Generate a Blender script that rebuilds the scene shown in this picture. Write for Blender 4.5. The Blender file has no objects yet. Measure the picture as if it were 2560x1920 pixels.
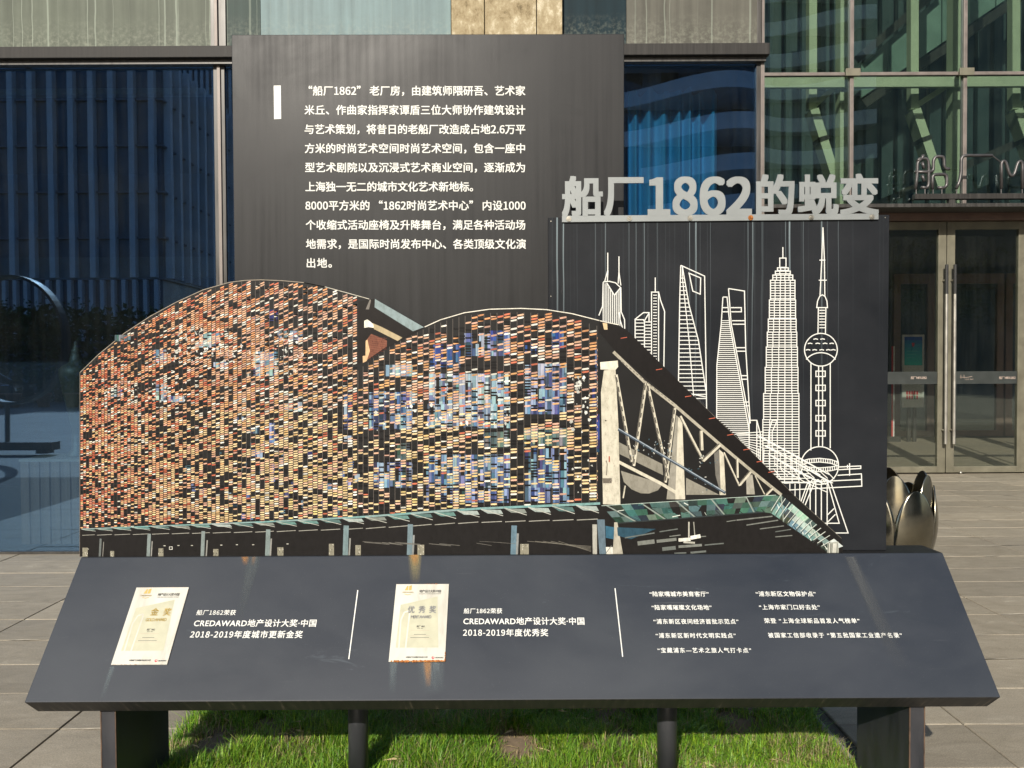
import bpy, bmesh, math, random
import numpy as np
from mathutils import Vector, Matrix

# ------------------------------------------------------------------ camera
SC = bpy.context.scene
COL = SC.collection
rnd = random.Random(7)
W_, H_, F_ = 2560.0, 1920.0, 1922.0
CAMZ = 1.45
camd = bpy.data.cameras.new('camera'); camd.sensor_width = 36; camd.lens = 36 * F_ / W_
camd.clip_start = 0.05; camd.clip_end = 2000
cam = bpy.data.objects.new('camera', camd); COL.objects.link(cam)
CM = Matrix.Rotation(math.radians(90 - 1.2), 3, 'X') @ Matrix.Rotation(math.radians(-0.3), 3, 'Z')
cam.matrix_world = Matrix.Translation((0, 0, CAMZ)) @ CM.to_4x4()
SC.camera = cam
# ------------------------------------------------------------------ sky, sun, exposure
SUN_EL, SUN_AZ = math.radians(31), math.radians(16)
world = bpy.data.worlds.new('World'); SC.world = world; world.use_nodes = True
wn = world.node_tree.nodes; wn.clear()
sky = wn.new('ShaderNodeTexSky'); sky.sky_type = 'NISHITA'; sky.sun_disc = False
sky.sun_elevation = SUN_EL; sky.sun_rotation = math.pi + SUN_AZ; sky.dust_density = 1.5
bg = wn.new('ShaderNodeBackground'); bg.inputs[1].default_value = 0.12
wo = wn.new('ShaderNodeOutputWorld')
world.node_tree.links.new(sky.outputs[0], bg.inputs[0]); world.node_tree.links.new(bg.outputs[0], wo.inputs[0])
sund = bpy.data.lights.new('sun', 'SUN'); sund.energy = 4.6; sund.angle = math.radians(0.5); sund.color = (1, .93, .82)
sun = bpy.data.objects.new('sun', sund); COL.objects.link(sun)
SUNV = Vector((math.sin(SUN_AZ) * math.cos(SUN_EL), math.cos(SUN_AZ) * math.cos(SUN_EL), -math.sin(SUN_EL)))
sun.rotation_euler = SUNV.to_track_quat('-Z', 'Y').to_euler(); sun.location = (-6, -15, 12)
SC.view_settings.view_transform = 'Standard'; SC.view_settings.look = 'None'
SC.view_settings.exposure = 0.38; SC.view_settings.gamma = 1; SC.view_settings.use_curve_mapping = False
SC.render.engine = 'CYCLES'
SC.cycles.max_bounces = 10; SC.cycles.transparent_max_bounces = 16; SC.cycles.caustics_reflective = False
SC.cycles.sample_clamp_indirect = 6

# ------------------------------------------------------------------ helpers
def ray(u, v):
    return CM @ Vector(((u - 1280) / F_, (960 - v) / F_, -1))
def P(u, v, Y):
    """photo position (2560 wide) seen at distance Y -> point in the place"""
    d = ray(u, v); k = Y / d.y
    return Vector((d.x * k, Y, CAMZ + d.z * k))
def D(x, y, Y): return P(x * 1.15732, y * 1.15732, Y)
def DX(x, Y, y=830): return D(x, y, Y).x
def DZ(y, Y, x=1106): return D(x, y, Y).z
def lin(c): return c / 12.92 if c <= .04045 else ((c + .055) / 1.055) ** 2.4
def S(r, g, b, a=1): return (lin(r / 255), lin(g / 255), lin(b / 255), a)

class Mat:
    def __init__(s, name, rough=.5, metal=0, base=(.5, .5, .5), spec=.5):
        s.m = bpy.data.materials.new(name); s.m.use_nodes = True
        s.t = s.m.node_tree; s.n = s.t.nodes
        s.b = s.n['Principled BSDF']; s.o = s.n['Material Output']
        s.b.inputs['Base Color'].default_value = (*base[:3], 1)
        s.b.inputs['Roughness'].default_value = rough; s.b.inputs['Metallic'].default_value = metal
        s.b.inputs['Specular IOR Level'].default_value = spec
        s._co = {}
    def l(s, a, b): s.t.links.new(a, b)
    def node(s, typ, **k):
        n = s.n.new(typ)
        for a, b in k.items(): setattr(n, a, b)
        return n
    def co(s, scale=(1, 1, 1), loc=(0, 0, 0), kind='Object'):
        tc = s.node('ShaderNodeTexCoord'); mp = s.node('ShaderNodeMapping')
        mp.inputs['Scale'].default_value = scale; mp.inputs['Location'].default_value = loc
        s.l(tc.outputs[kind], mp.inputs[0]); return mp.outputs[0]
    def noise(s, scale=5, detail=5, co=None, rough=.55, dist=0):
        n = s.node('ShaderNodeTexNoise'); n.inputs['Scale'].default_value = scale
        n.inputs['Detail'].default_value = detail; n.inputs['Roughness'].default_value = rough
        n.inputs['Distortion'].default_value = dist
        s.l(co if co is not None else s.co(), n.inputs['Vector']); return n.outputs['Fac']
    def ramp(s, fac, stops):
        r = s.node('ShaderNodeValToRGB'); e = r.color_ramp.elements
        e[0].position, e[0].color = stops[0][0], (*stops[0][1][:3], 1)
        e[1].position, e[1].color = stops[-1][0], (*stops[-1][1][:3], 1)
        for p, c in stops[1:-1]:
            q = e.new(p); q.color = (*c[:3], 1)
        s.l(fac, r.inputs[0]); return r.outputs[0]
    def grey(s, fac, a, b, lo=0., hi=1.):
        m = s.node('ShaderNodeMapRange'); m.inputs[1].default_value = a; m.inputs[2].default_value = b
        m.inputs[3].default_value = lo; m.inputs[4].default_value = hi
        s.l(fac, m.inputs[0]); return m.outputs[0]
    def math(s, op, a, b=None):
        m = s.node('ShaderNodeMath', operation=op)
        for i, x in enumerate((a, b)):
            if x is None: continue
            if isinstance(x, (int, float)): m.inputs[i].default_value = x
            else: s.l(x, m.inputs[i])
        return m.outputs[0]
    def mix(s, fac, a, b, mode='MIX'):
        m = s.node('ShaderNodeMix', data_type='RGBA', blend_type=mode)
        for i, x in ((0, fac), (6, a), (7, b)):
            if isinstance(x, (int, float)): m.inputs[i].default_value = x
            elif isinstance(x, tuple): m.inputs[i].default_value = (*x[:3], 1)
            else: s.l(x, m.inputs[i])
        return m.outputs[2]
    def color(s, c): s.l(c, s.b.inputs['Base Color']); return s
    def rough(s, f): s.l(f, s.b.inputs['Roughness']); return s
    def bump(s, h, strength=.3, dist=.01):
        b = s.node('ShaderNodeBump'); b.inputs['Strength'].default_value = strength
        b.inputs['Distance'].default_value = dist
        s.l(h, b.inputs['Height']); s.l(b.outputs[0], s.b.inputs['Normal']); return s
    def sep(s, co):
        n = s.node('ShaderNodeSeparateXYZ'); s.l(co, n.inputs[0]); return n.outputs

def simple(name, c, rough=.5, metal=0, var=.25, scale=6, bump=0, spec=.5, stretch=(1, 1, 1)):
    m = Mat(name, rough, metal, c, spec)
    n = m.noise(scale, 6, m.co(stretch))
    k = m.grey(n, .3, .7, 1 - var, 1 + var)
    mx = m.mix(1., c, (1, 1, 1), 'MULTIPLY')
    v = m.node('ShaderNodeVectorMath', operation='SCALE'); v.inputs[0].default_value = c[:3]
    m.l(k, v.inputs['Scale']); m.color(v.outputs[0])
    m.rough(m.grey(n, .3, .7, max(.02, rough - .08), min(1, rough + .08)))
    if bump: m.bump(m.noise(scale * 5, 4, m.co(stretch)), bump, .004)
    return m.m

def wloc(o):
    p = Vector((0, 0, 0))
    while o is not None: p += o.location; o = o.parent
    return p
def obj(name, verts, faces, mat, parent=None, kind=None, label=None, bevel=0, smooth=False, cols=None):
    base = wloc(parent)
    me = bpy.data.meshes.new(name)
    me.from_pydata([tuple(Vector(v) - base) for v in verts], [], faces)
    for m in (mat if isinstance(mat, list) else [mat]): me.materials.append(m)
    if smooth: me.shade_smooth()
    if cols is not None:
        a = me.color_attributes.new('Col', 'FLOAT_COLOR', 'CORNER')
        arr = np.ones((len(me.loops), 4), 'f'); i = 0
        for f, c in zip(faces, cols):
            arr[i:i + len(f), :3] = c[:3]; i += len(f)
        a.data.foreach_set('color', arr.ravel())
    o = bpy.data.objects.new(name, me); COL.objects.link(o)
    if parent is not None: o.parent = parent
    if kind: o['kind'] = kind
    if label: o['label'] = label
    if bevel:
        b = o.modifiers.new('bevel', 'BEVEL'); b.width = bevel; b.segments = 2; b.limit_method = 'ANGLE'
    return o
def thing(name, label, cat, loc=(0, 0, 0), group=None):
    o = bpy.data.objects.new(name, None); COL.objects.link(o); o.location = loc; o.empty_display_size = .1
    o['label'] = label; o['category'] = cat
    if group: o['group'] = group
    return o
def tag(o, label, cat, group=None):
    o['label'] = label; o['category'] = cat
    if group: o['group'] = group
    return o
BF = [(0, 3, 2, 1), (4, 5, 6, 7), (0, 1, 5, 4), (1, 2, 6, 5), (2, 3, 7, 6), (3, 0, 4, 7)]
def boxv(x0, x1, y0, y1, z0, z1):
    return [(x0, y0, z0), (x1, y0, z0), (x1, y1, z0), (x0, y1, z0), (x0, y0, z1), (x1, y0, z1), (x1, y1, z1), (x0, y1, z1)]
def box(name, x0, x1, y0, y1, z0, z1, mat, parent=None, **k):
    return obj(name, boxv(x0, x1, y0, y1, z0, z1), BF, mat, parent, **k)
class MB:
    def __init__(s): s.v = []; s.f = []
    def add(s, v, f):
        o = len(s.v); s.v += [tuple(x) for x in v]; s.f += [tuple(i + o for i in q) for q in f]; return s
    def box(s, *a): return s.add(boxv(*a), BF)
    def bar(s, p, q, w, d, up=(0, 1, 0)):
        p, q = Vector(p), Vector(q); ax = (q - p).normalized(); u = Vector(up)
        a = ax.cross(u).normalized() * w / 2; b = ax.cross(a).normalized() * d / 2
        return s.add([p - a - b, p + a - b, p + a + b, p - a + b, q - a - b, q + a - b, q + a + b, q - a + b], BF)
    def tube(s, pts, r, n=10, cap=True):
        pts = [Vector(p) for p in pts]; rings = []; prev = None
        for i, p in enumerate(pts):
            t = (pts[min(i + 1, len(pts) - 1)] - pts[max(i - 1, 0)]).normalized()
            if prev is None:
                a = t.orthogonal().normalized()
            else: a = (prev - t * prev.dot(t)).normalized()
            prev = a; b = t.cross(a); rr = r[i] if isinstance(r, (list, tuple)) else r
            rings.append([p + (a * math.cos(k * 2 * math.pi / n) + b * math.sin(k * 2 * math.pi / n)) * rr for k in range(n)])
        o = len(s.v)
        for g in rings: s.v += [tuple(x) for x in g]
        for i in range(len(rings) - 1):
            for k in range(n):
                a = o + i * n + k; b_ = o + i * n + (k + 1) % n
                s.f.append((a, b_, b_ + n, a + n))
        if cap:
            s.f.append(tuple(o + k for k in range(n))[::-1]); e = o + (len(rings) - 1) * n
            s.f.append(tuple(e + k for k in range(n)))
        return s
    def lathe(s, prof, c, n=24):
        o = len(s.v); c = Vector(c)
        for r, z in prof:
            for k in range(n):
                a = k * 2 * math.pi / n; s.v.append((c.x + r * math.cos(a), c.y + r * math.sin(a), c.z + z))
        for i in range(len(prof) - 1):
            for k in range(n):
                a = o + i * n + k; b = o + i * n + (k + 1) % n; s.f.append((a, b, b + n, a + n))
        return s
    def prism(s, poly, n, t):
        """polygon (list of points) pushed along vector n by t"""
        n = Vector(n) * t; k = len(poly); o = len(s.v)
        s.v += [tuple(p) for p in poly] + [tuple(Vector(p) + n) for p in poly]
        s.f.append(tuple(o + i for i in range(k))); s.f.append(tuple(o + k + i for i in range(k))[::-1])
        for i in range(k):
            j = (i + 1) % k; s.f.append((o + j, o + i, o + k + i, o + k + j))
        return s
    def build(s, name, mat, parent=None, **k): return obj(name, s.v, s.f, mat, parent, **k)

# a flat printable surface: origin, unit right, unit up
class Plane:
    def __init__(s, o, ux, uy):
        s.o, s.ux, s.uy = Vector(o), Vector(ux).normalized(), Vector(uy).normalized()
        s.n = s.ux.cross(s.uy)          # faces the viewer
    def ab(s, u, v):
        d = ray(u, v); c = Vector((0, 0, CAMZ)); k = (s.o - c).dot(s.n) / d.dot(s.n); p = c + d * k - s.o
        return p.dot(s.ux), p.dot(s.uy)
    def pt(s, a, b, h=0): return s.o + s.ux * a + s.uy * b + s.n * h
    def at(s, u, v, h=0): return s.pt(*s.ab(u, v), h)
def vplane(Y): return Plane((0, Y, 0), (1, 0, 0), (0, 0, 1))

class Print:
    """flat print: coloured polygons laid on a plane, each layer a hair above the one below"""
    def __init__(s, plane, h0=.0006, auto=0): s.auto = auto; s.p = plane; s.v = []; s.f = []; s.c = []; s.h = h0
    def lay(s, d=.00025): s.h += d
    def poly(s, pts, col):
        o = len(s.v); s.h += s.auto; s.v += [tuple(s.p.at(u, v, s.h)) for u, v in pts]
        s.f.append(tuple(range(o, o + len(pts)))); s.c.append(col)
    def line(s, pts, w, col):
        """w in photo pixels; mitred strip"""
        pts = [p for i, p in enumerate(pts) if i == 0 or p != pts[i - 1]]
        n = len(pts); L = []; R = []
        closed = n > 2 and pts[0] == pts[-1]
        for i, (x, y) in enumerate(pts):
            a = pts[i - 1] if i else (pts[-2] if closed else None)
            b = pts[i + 1] if i < n - 1 else (pts[1] if closed else None)
            def d(p, q):
                dx, dy = q[0] - p[0], q[1] - p[1]; m = math.hypot(dx, dy) or 1; return dx / m, dy / m
            d1 = d(a, (x, y)) if a else d((x, y), b); d2 = d((x, y), b) if b else d1
            nx, ny = -(d1[1] + d2[1]), d1[0] + d2[0]; m = math.hypot(nx, ny) or 1; nx, ny = nx / m, ny / m
            c = max(.45, nx * -d1[1] + ny * d1[0]); k = w / 2 / c
            L.append((x + nx * k, y + ny * k)); R.append((x - nx * k, y - ny * k))
        for i in range(n - 1): s.poly([L[i], L[i + 1], R[i + 1], R[i]], col)
    def build(s, name, mat, parent, **k): return obj(name, s.v, s.f, mat, parent, cols=s.c, **k)

FONT = None; FS = 1.
try:      # the CJK face that ships with Blender; the built-in face falls back to it anyway
    import os
    FONT = bpy.data.fonts.load(os.path.join(bpy.utils.resource_path('LOCAL'), 'datafiles', 'fonts', 'Noto Sans CJK Regular.woff2')); FS = 1 / .35014
except Exception: FONT = None; FS = 1.
def glyphs(body, bold=.012, space=1., res=3, shear=0, extrude=0, small=False):
    c = bpy.data.curves.new('txt', 'FONT'); latin = FONT is not None and not small and '·' not in body and any(ch.isascii() and ch.isalnum() for ch in body)
    c.size = FS if latin else 1.
    if latin: c.font = FONT
    c.body = body; c.resolution_u = res
    c.space_character = space; c.shear = shear; c.extrude = extrude
    o = bpy.data.objects.new('txt', c); COL.objects.link(o)
    dg = bpy.context.evaluated_depsgraph_get(); dg.update()
    m = o.evaluated_get(dg).to_mesh()
    v = [tuple(x.co) for x in m.vertices]; f = [tuple(p.vertices) for p in m.polygons]
    o.evaluated_get(dg).to_mesh_clear(); bpy.data.objects.remove(o); bpy.data.curves.remove(c)
    if bold > .006:      # heavier weight: the strokes laid again a hair higher, shifted to all sides
        V, Q = [], []; b_ = bold
        for k, (ax, ay) in enumerate(((-b_, -b_), (b_, -b_), (b_, b_), (-b_, b_))):
            V += [(p[0] + ax, p[1] + ay * .8, p[2] + k * .00004) for p in v]; Q += [tuple(i + k * len(v) for i in q) for q in f]
        v, f = V, Q
    return v, f
def fit(body, aspect, **k):
    """choose letter spacing so that width / em == aspect"""
    def w(sp):
        v, f = glyphs(body, space=sp, **k); xs = [p[0] for p in v]; return max(xs) - min(xs), v, f
    if len(body) < 2: return w(1.)[1:]
    w1 = w(1.)[0]; lat = FONT is not None and not k.get('small') and '·' not in body and any(ch.isascii() and ch.isalnum() for ch in body)
    sp = 1 + (aspect - w1) / (.5 * (FS if lat else 1) * (len(body) - 1))
    return w(min(2., max(.75, sp)))[1:]
def text(name, body, plane, x0, x1, yc, em, mat, parent, h=.0015, bold=.012, **k):
    """text whose ink runs from photo x0 to x1, centred on photo height yc, em = photo pixels of one em"""
    a0, b0 = plane.ab(x0, yc); a1, b1 = plane.ab(x1, yc); ae, be = plane.ab(x0, yc - em)
    e = abs(be - b0)
    if plane.n.z > .3: e = em_m(plane, x0, yc, em)
    v, f = fit(body, (a1 - a0) / e, bold=bold, **k)
    mn = min(p[0] for p in v); mx = max(p[0] for p in v); sx = (a1 - a0) / (mx - mn)
    pts = []
    for p in v:
        t = (p[0] - mn) / (mx - mn)
        pts.append(plane.pt(a0 + (a1 - a0) * t, b0 + (b1 - b0) * t + (p[1] - .355) * e, h + p[2]))
    return obj(name, pts, f, mat, parent)
def em_m(plane, x, y, em):
    a0, b0 = plane.ab(x, y); a1, b1 = plane.ab(x, y - em); return abs(b1 - b0)

# ------------------------------------------------------------------ materials
def panel_paint():
    m = Mat('dark_panel_paint', .44, 0, (.035, .034, .034), .24)
    st = m.noise(1, 6, m.co((55, 55, 1.2))); sm = m.noise(3.2, 7, m.co((1, 1, 1.3)), .62, .6); fine = m.noise(300, 2, m.co())
    c = m.ramp(st, [(.3, (.0105, .0108, .0115)), (.7, (.0175, .0175, .018))])
    blot = m.grey(sm, .60, .74)
    c = m.mix(m.math('MULTIPLY', blot, .6), c, (.005, .005, .006))
    m.color(c)
    r = m.math('ADD', m.grey(st, .3, .7, -.05, .05), m.grey(sm, .3, .7, .36, .47))
    m.rough(r); m.bump(fine, .08, .0006); return m.m
def skyline_paint():
    m = Mat('charcoal_panel_paint', .5, 0, (.03, .032, .036), .13)
    co = m.co((1, 1, 1)); x, y, z = m.sep(co)
    w = m.noise(2.5, 2, m.co((1, 1, 1)), .5)
    # white mineral run-off below the letter strip: thin drips fading downward
    cx = m.node('ShaderNodeCombineXYZ'); m.l(m.math('ADD', m.math('MULTIPLY', x, 85), m.math('MULTIPLY', w, 1.1)), cx.inputs[0])
    d = m.node('ShaderNodeTexNoise'); d.noise_dimensions = '1D'; d.inputs['Scale'].default_value = 1; d.inputs['Detail'].default_value = 1.5
    m.l(m.math('ADD', m.math('MULTIPLY', x, 85), m.math('MULTIPLY', w, .9)), d.inputs['W'])
    line = m.grey(d.outputs['Fac'], .66, .72)
    fine = m.noise(1, 3, m.co((120, 1, .7)))
    line2 = m.math('MULTIPLY', m.grey(fine, .55, .75), .18)
    ln = m.math('ADD', line, line2)
    zt = DZ(478, 2.6, 1500) - .45   # object space: stand origin sits at z 0.45
    fade = m.grey(z, zt - .75, zt - .02, .0, 1.)
    fade = m.math('POWER', fade, 1.6)
    lenv = m.noise(1, 1, m.co((9, 1, .0)), .5)
    fade = m.math('MULTIPLY', fade, m.grey(lenv, .38, .62, .02, 1.))
    k = m.math('MULTIPLY', m.math('MULTIPLY', ln, fade), .6)
    base = m.ramp(m.noise(4, 7, None, .6), [(.3, (.009, .0105, .013)), (.7, (.017, .0185, .0215))])
    sc = m.grey(m.noise(9, 8, m.co((1, 1, .5), (3, 0, 0)), .7), .66, .78)
    base = m.mix(m.math('MULTIPLY', sc, .16), base, (.3, .27, .25))
    m.color(m.mix(k, base, (.24, .30, .32))); m.rough(m.grey(m.noise(5, 5), .3, .7, .44, .58)); return m.m
def desk_paint():
    m = Mat('slate_desk_paint', .5, 0, (.05, .055, .065), .35)
    sm = m.noise(2.2, 8, m.co((.7, 1.6, 1.6)), .6, .4); fine = m.noise(260, 2)
    c = m.ramp(sm, [(.28, (.0125, .0165, .024)), (.72, (.025, .030, .039))])
    sc = m.grey(m.noise(5, 9, m.co((.6, 2.5, 2.5), (5, 2, 1)), .66, 1.2), .64, .8)
    c = m.mix(m.math('MULTIPLY', sc, .45), c, (.13, .16, .18))
    hz = m.grey(m.noise(1.1, 6, m.co((.5, 1, 1), (9, 1, 4)), .6, 1.5), .42, .72)
    c = m.mix(m.math('MULTIPLY', hz, .35), c, (.055, .062, .068))
    ln = m.grey(m.noise(1, 2, m.co((1.3, 190, 190), (2, 0, 0)), .4), .70, .74); lm = m.grey(m.noise(2.2, 3, m.co((1, 1, 1), (4, 4, 4))), .56, .66)
    c = m.mix(m.math('MULTIPLY', m.math('MULTIPLY', ln, lm), .35), c, (.2, .2, .2))
    du = m.grey(m.noise(420, 2, m.co((1, 1, 1), (7, 7, 7))), .70, .76); c = m.mix(m.math('MULTIPLY', du, .35), c, (.22, .21, .19))
    m.color(c); m.rough(m.grey(sm, .3, .7, .40, .58)); m.bump(fine, .06, .0005); return m.m
def edge_paint():
    m = Mat('worn_edge_paint', .55, 0, (.02, .02, .02), .4)
    n = m.noise(1, 5, m.co((70, 8, 8)))
    c = m.ramp(n, [(.35, (.012, .012, .013)), (.62, (.03, .028, .026)), (.75, (.12, .1, .08))])
    m.color(c); return m.m
def leg_paint():
    m = Mat('black_leg_paint', .42, 0, (.02, .021, .024), .5)
    n = m.noise(7, 7, m.co((2, 2, .6)), .6)
    c = m.ramp(n, [(.3, (.016, .018, .021)), (.68, (.04, .04, .045)), (.8, (.14, .10, .07))]); m.color(c)
    m.rough(m.grey(n, .3, .7, .36, .55)); return m.m
def print_mat():
    m = Mat('weathered_print_ink', .5, 0, (.5, .5, .5), .16)
    a = m.node('ShaderNodeVertexColor', layer_name='Col')
    n = m.noise(45, 8, m.co((1.6, 1, .8)), .72); c = m.mix(1., a.outputs[0], m.ramp(n, [(.32, (.68, .68, .66)), (.55, (.98, .98, .98)), (.7, (1.05, 1.05, 1.05))]), 'MULTIPLY')
    m.color(c); m.rough(m.grey(m.noise(4, 5), .3, .7, .44, .56)); return m.m
def glass(name, tcol, gcol, fac, rough=.006, wave=.02, dirt=0., dirtcol=(.3, .32, .28)):
    m = Mat(name); m.n.remove(m.b)
    tr = m.node('ShaderNodeBsdfTransparent'); tr.inputs[0].default_value = (*tcol, 1)
    gl = m.node('ShaderNodeBsdfGlossy'); gl.inputs[0].default_value = (*gcol, 1); gl.inputs['Roughness'].default_value = rough
    bp = m.node('ShaderNodeBump'); bp.inputs['Strength'].default_value = wave; bp.inputs['Distance'].default_value = .05
    m.l(m.noise(1.1, 1), bp.inputs['Height']); m.l(bp.outputs[0], gl.inputs['Normal'])
    fr = m.node('ShaderNodeFresnel'); fr.inputs[0].default_value = 1.5
    f = m.math('ADD', m.math('MULTIPLY', fr.outputs[0], 1.), fac)
    mx = m.node('ShaderNodeMixShader'); m.l(f, mx.inputs[0]); m.l(tr.outputs[0], mx.inputs[1]); m.l(gl.outputs[0], mx.inputs[2])
    out = mx.outputs[0]
    if dirt:
        df = m.node('ShaderNodeBsdfDiffuse'); df.inputs[0].default_value = (*dirtcol, 1)
        n1 = m.noise(1, 6, m.co((26, 26, .8))); n2 = m.noise(3, 7, None, .6)
        k = m.math('MULTIPLY', m.grey(m.math('ADD', n1, n2), .85, 1.35, .25, 1.6), dirt)
        m2 = m.node('ShaderNodeMixShader'); m.l(k, m2.inputs[0]); m.l(out, m2.inputs[1]); m.l(df.outputs[0], m2.inputs[2]); out = m2.outputs[0]
    m.l(out, m.o.inputs[0]); return m.m
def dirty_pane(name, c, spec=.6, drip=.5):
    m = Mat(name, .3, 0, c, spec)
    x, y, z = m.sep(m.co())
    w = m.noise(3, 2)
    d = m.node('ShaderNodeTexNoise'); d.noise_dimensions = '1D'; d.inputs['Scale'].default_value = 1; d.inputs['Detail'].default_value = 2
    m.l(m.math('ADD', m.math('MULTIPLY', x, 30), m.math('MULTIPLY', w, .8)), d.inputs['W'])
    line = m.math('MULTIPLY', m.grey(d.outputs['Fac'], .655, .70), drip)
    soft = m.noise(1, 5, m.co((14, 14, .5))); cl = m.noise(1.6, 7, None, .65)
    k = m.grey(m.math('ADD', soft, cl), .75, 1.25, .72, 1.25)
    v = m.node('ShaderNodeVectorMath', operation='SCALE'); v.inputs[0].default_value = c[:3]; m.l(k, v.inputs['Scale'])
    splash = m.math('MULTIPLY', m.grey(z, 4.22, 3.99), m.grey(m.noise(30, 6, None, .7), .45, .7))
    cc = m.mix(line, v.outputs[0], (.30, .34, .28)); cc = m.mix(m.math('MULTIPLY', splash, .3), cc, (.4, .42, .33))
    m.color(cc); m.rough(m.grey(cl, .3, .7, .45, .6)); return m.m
def stone():
    m = Mat('grey_granite', .7, 0, (.2, .19, .165), .35)
    oi = m.node('ShaderNodeObjectInfo')
    n = m.noise(1.3, 8, m.co((.6, 2.2, 1), kind='Object'), .62, .8)
    tc = m.node('ShaderNodeNewGeometry')
    nb = m.node('ShaderNodeTexNoise'); nb.inputs['Scale'].default_value = .9; nb.inputs['Detail'].default_value = 6; m.l(tc.outputs['Position'], nb.inputs['Vector'])
    nf = m.node('ShaderNodeTexNoise'); nf.inputs['Scale'].default_value = 190; nf.inputs['Detail'].default_value = 3; m.l(tc.outputs['Position'], nf.inputs['Vector'])
    mp = m.node('ShaderNodeMapping'); mp.inputs['Scale'].default_value = (2.4, 6.5, 1); mp.inputs['Rotation'].default_value = (0, 0, .5); m.l(tc.outputs['Position'], mp.inputs[0])
    ns = m.node('ShaderNodeTexNoise'); ns.inputs['Scale'].default_value = 1.6; ns.inputs['Detail'].default_value = 8; ns.inputs['Roughness'].default_value = .68; ns.inputs['Distortion'].default_value = 1.4; m.l(mp.outputs[0], ns.inputs['Vector'])
    c = m.ramp(ns.outputs['Fac'], [(.25, (.20, .172, .125)), (.5, (.265, .230, .172)), (.62, (.29, .254, .192)), (.74, (.40, .355, .275))])
    c = m.mix(m.math('MULTIPLY', m.grey(nb.outputs['Fac'], .4, .75), .45), c, (.18, .165, .14))
    k = m.grey(oi.outputs['Random'], 0, 1, .86, 1.12); k = m.math('MULTIPLY', k, m.grey(nf.outputs['Fac'], .3, .7, .78, 1.2))
    sc = m.node('ShaderNodeVectorMath', operation='SCALE'); m.l(c, sc.inputs[0]); m.l(k, sc.inputs['Scale'])
    m.color(sc.outputs[0]); m.bump(ns.outputs['Fac'], .35, .004); return m.m
def joint_paving():
    m = Mat('far_paving', .75, 0, (.2, .19, .17), .3)
    g = m.node('ShaderNodeNewGeometry')
    b = m.node('ShaderNodeTexBrick'); b.offset = 0; b.inputs['Scale'].default_value = 1; b.inputs['Brick Width'].default_value = 1.05
    b.inputs['Row Height'].default_value = .342; b.inputs['Mortar Size'].default_value = .004
    b.inputs['Color1'].default_value = (.2, .183, .152, 1); b.inputs['Color2'].default_value = (.235, .215, .18, 1); b.inputs['Mortar'].default_value = (.06, .055, .05, 1)
    m.l(g.outputs['Position'], b.inputs['Vector']); 
    n = m.node('ShaderNodeTexNoise'); n.inputs['Scale'].default_value = .5; n.inputs['Detail'].default_value = 8; m.l(g.outputs['Position'], n.inputs['Vector'])
    m.color(m.mix(m.grey(n.outputs['Fac'], .35, .7, 0, .45), b.outputs[0], (.12, .112, .1))); return m.m
def concrete():
    m = Mat('old_concrete', .85, 0, (.4, .33, .22), .2)
    n = m.noise(11, 12, m.co((1, 1, .7)), .78, .2)
    c = m.ramp(n, [(.32, (.09, .07, .04)), (.42, (.26, .205, .12)), (.54, (.36, .30, .19)), (.64, (.56, .50, .37))])
    m.color(c); m.bump(n, .35, .01); return m.m
def grass_mat():
    m = Mat('grass_blades', .45, 0, (.1, .2, .03), .4)
    a = m.node('ShaderNodeVertexColor', layer_name='Col'); m.color(a.outputs[0])
    tl = m.node('ShaderNodeBsdfTranslucent'); m.l(a.outputs[0], tl.inputs[0])
    mx = m.node('ShaderNodeMixShader'); mx.inputs[0].default_value = .35
    m.l(m.b.outputs[0], mx.inputs[1]); m.l(tl.outputs[0], mx.inputs[2]); m.l(mx.outputs[0], m.o.inputs[0]); return m.m
def plate_mat():
    m = Mat('enamel_plate', .35, 0, (.78, .76, .68), .5)
    n = m.noise(5, 8, m.co((3, 1, 1)), .65, .4)
    m.color(m.ramp(n, [(.3, (.36, .34, .28)), (.5, (.49, .475, .41)), (.8, (.56, .555, .49))])); return m.m
def rust_mat():
    m = Mat('rust', .85, 0, (.3, .1, .02), .2)
    n = m.noise(160, 6, None, .7); m.color(m.ramp(n, [(.35, (.10, .03, .012)), (.55, (.36, .13, .03)), (.7, (.6, .3, .1))])); m.bump(n, .6, .002); return m.m
def stain_mat(name, c, a, axis='z'):
    """dried run-off: partly covering film with ragged, streaky edges"""
    m = Mat(name, .7, 0, c, .3)
    uv = m.co((1, 1, 1), kind='UV'); x, y, z = m.sep(uv)
    e = m.math('MULTIPLY', m.grey(x, 0, .3), m.grey(x, 1, .7))
    f = m.math('POWER', m.grey(y, 0, 1), .8)
    s = m.noise(1, 5, m.co((14, 1.2, 1), kind='UV'), .6)
    k = m.math('MULTIPLY', m.math('MULTIPLY', e, f), m.grey(s, .32, .7, .15, a))
    m.l(k, m.b.inputs['Alpha']); return m.m

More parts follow.
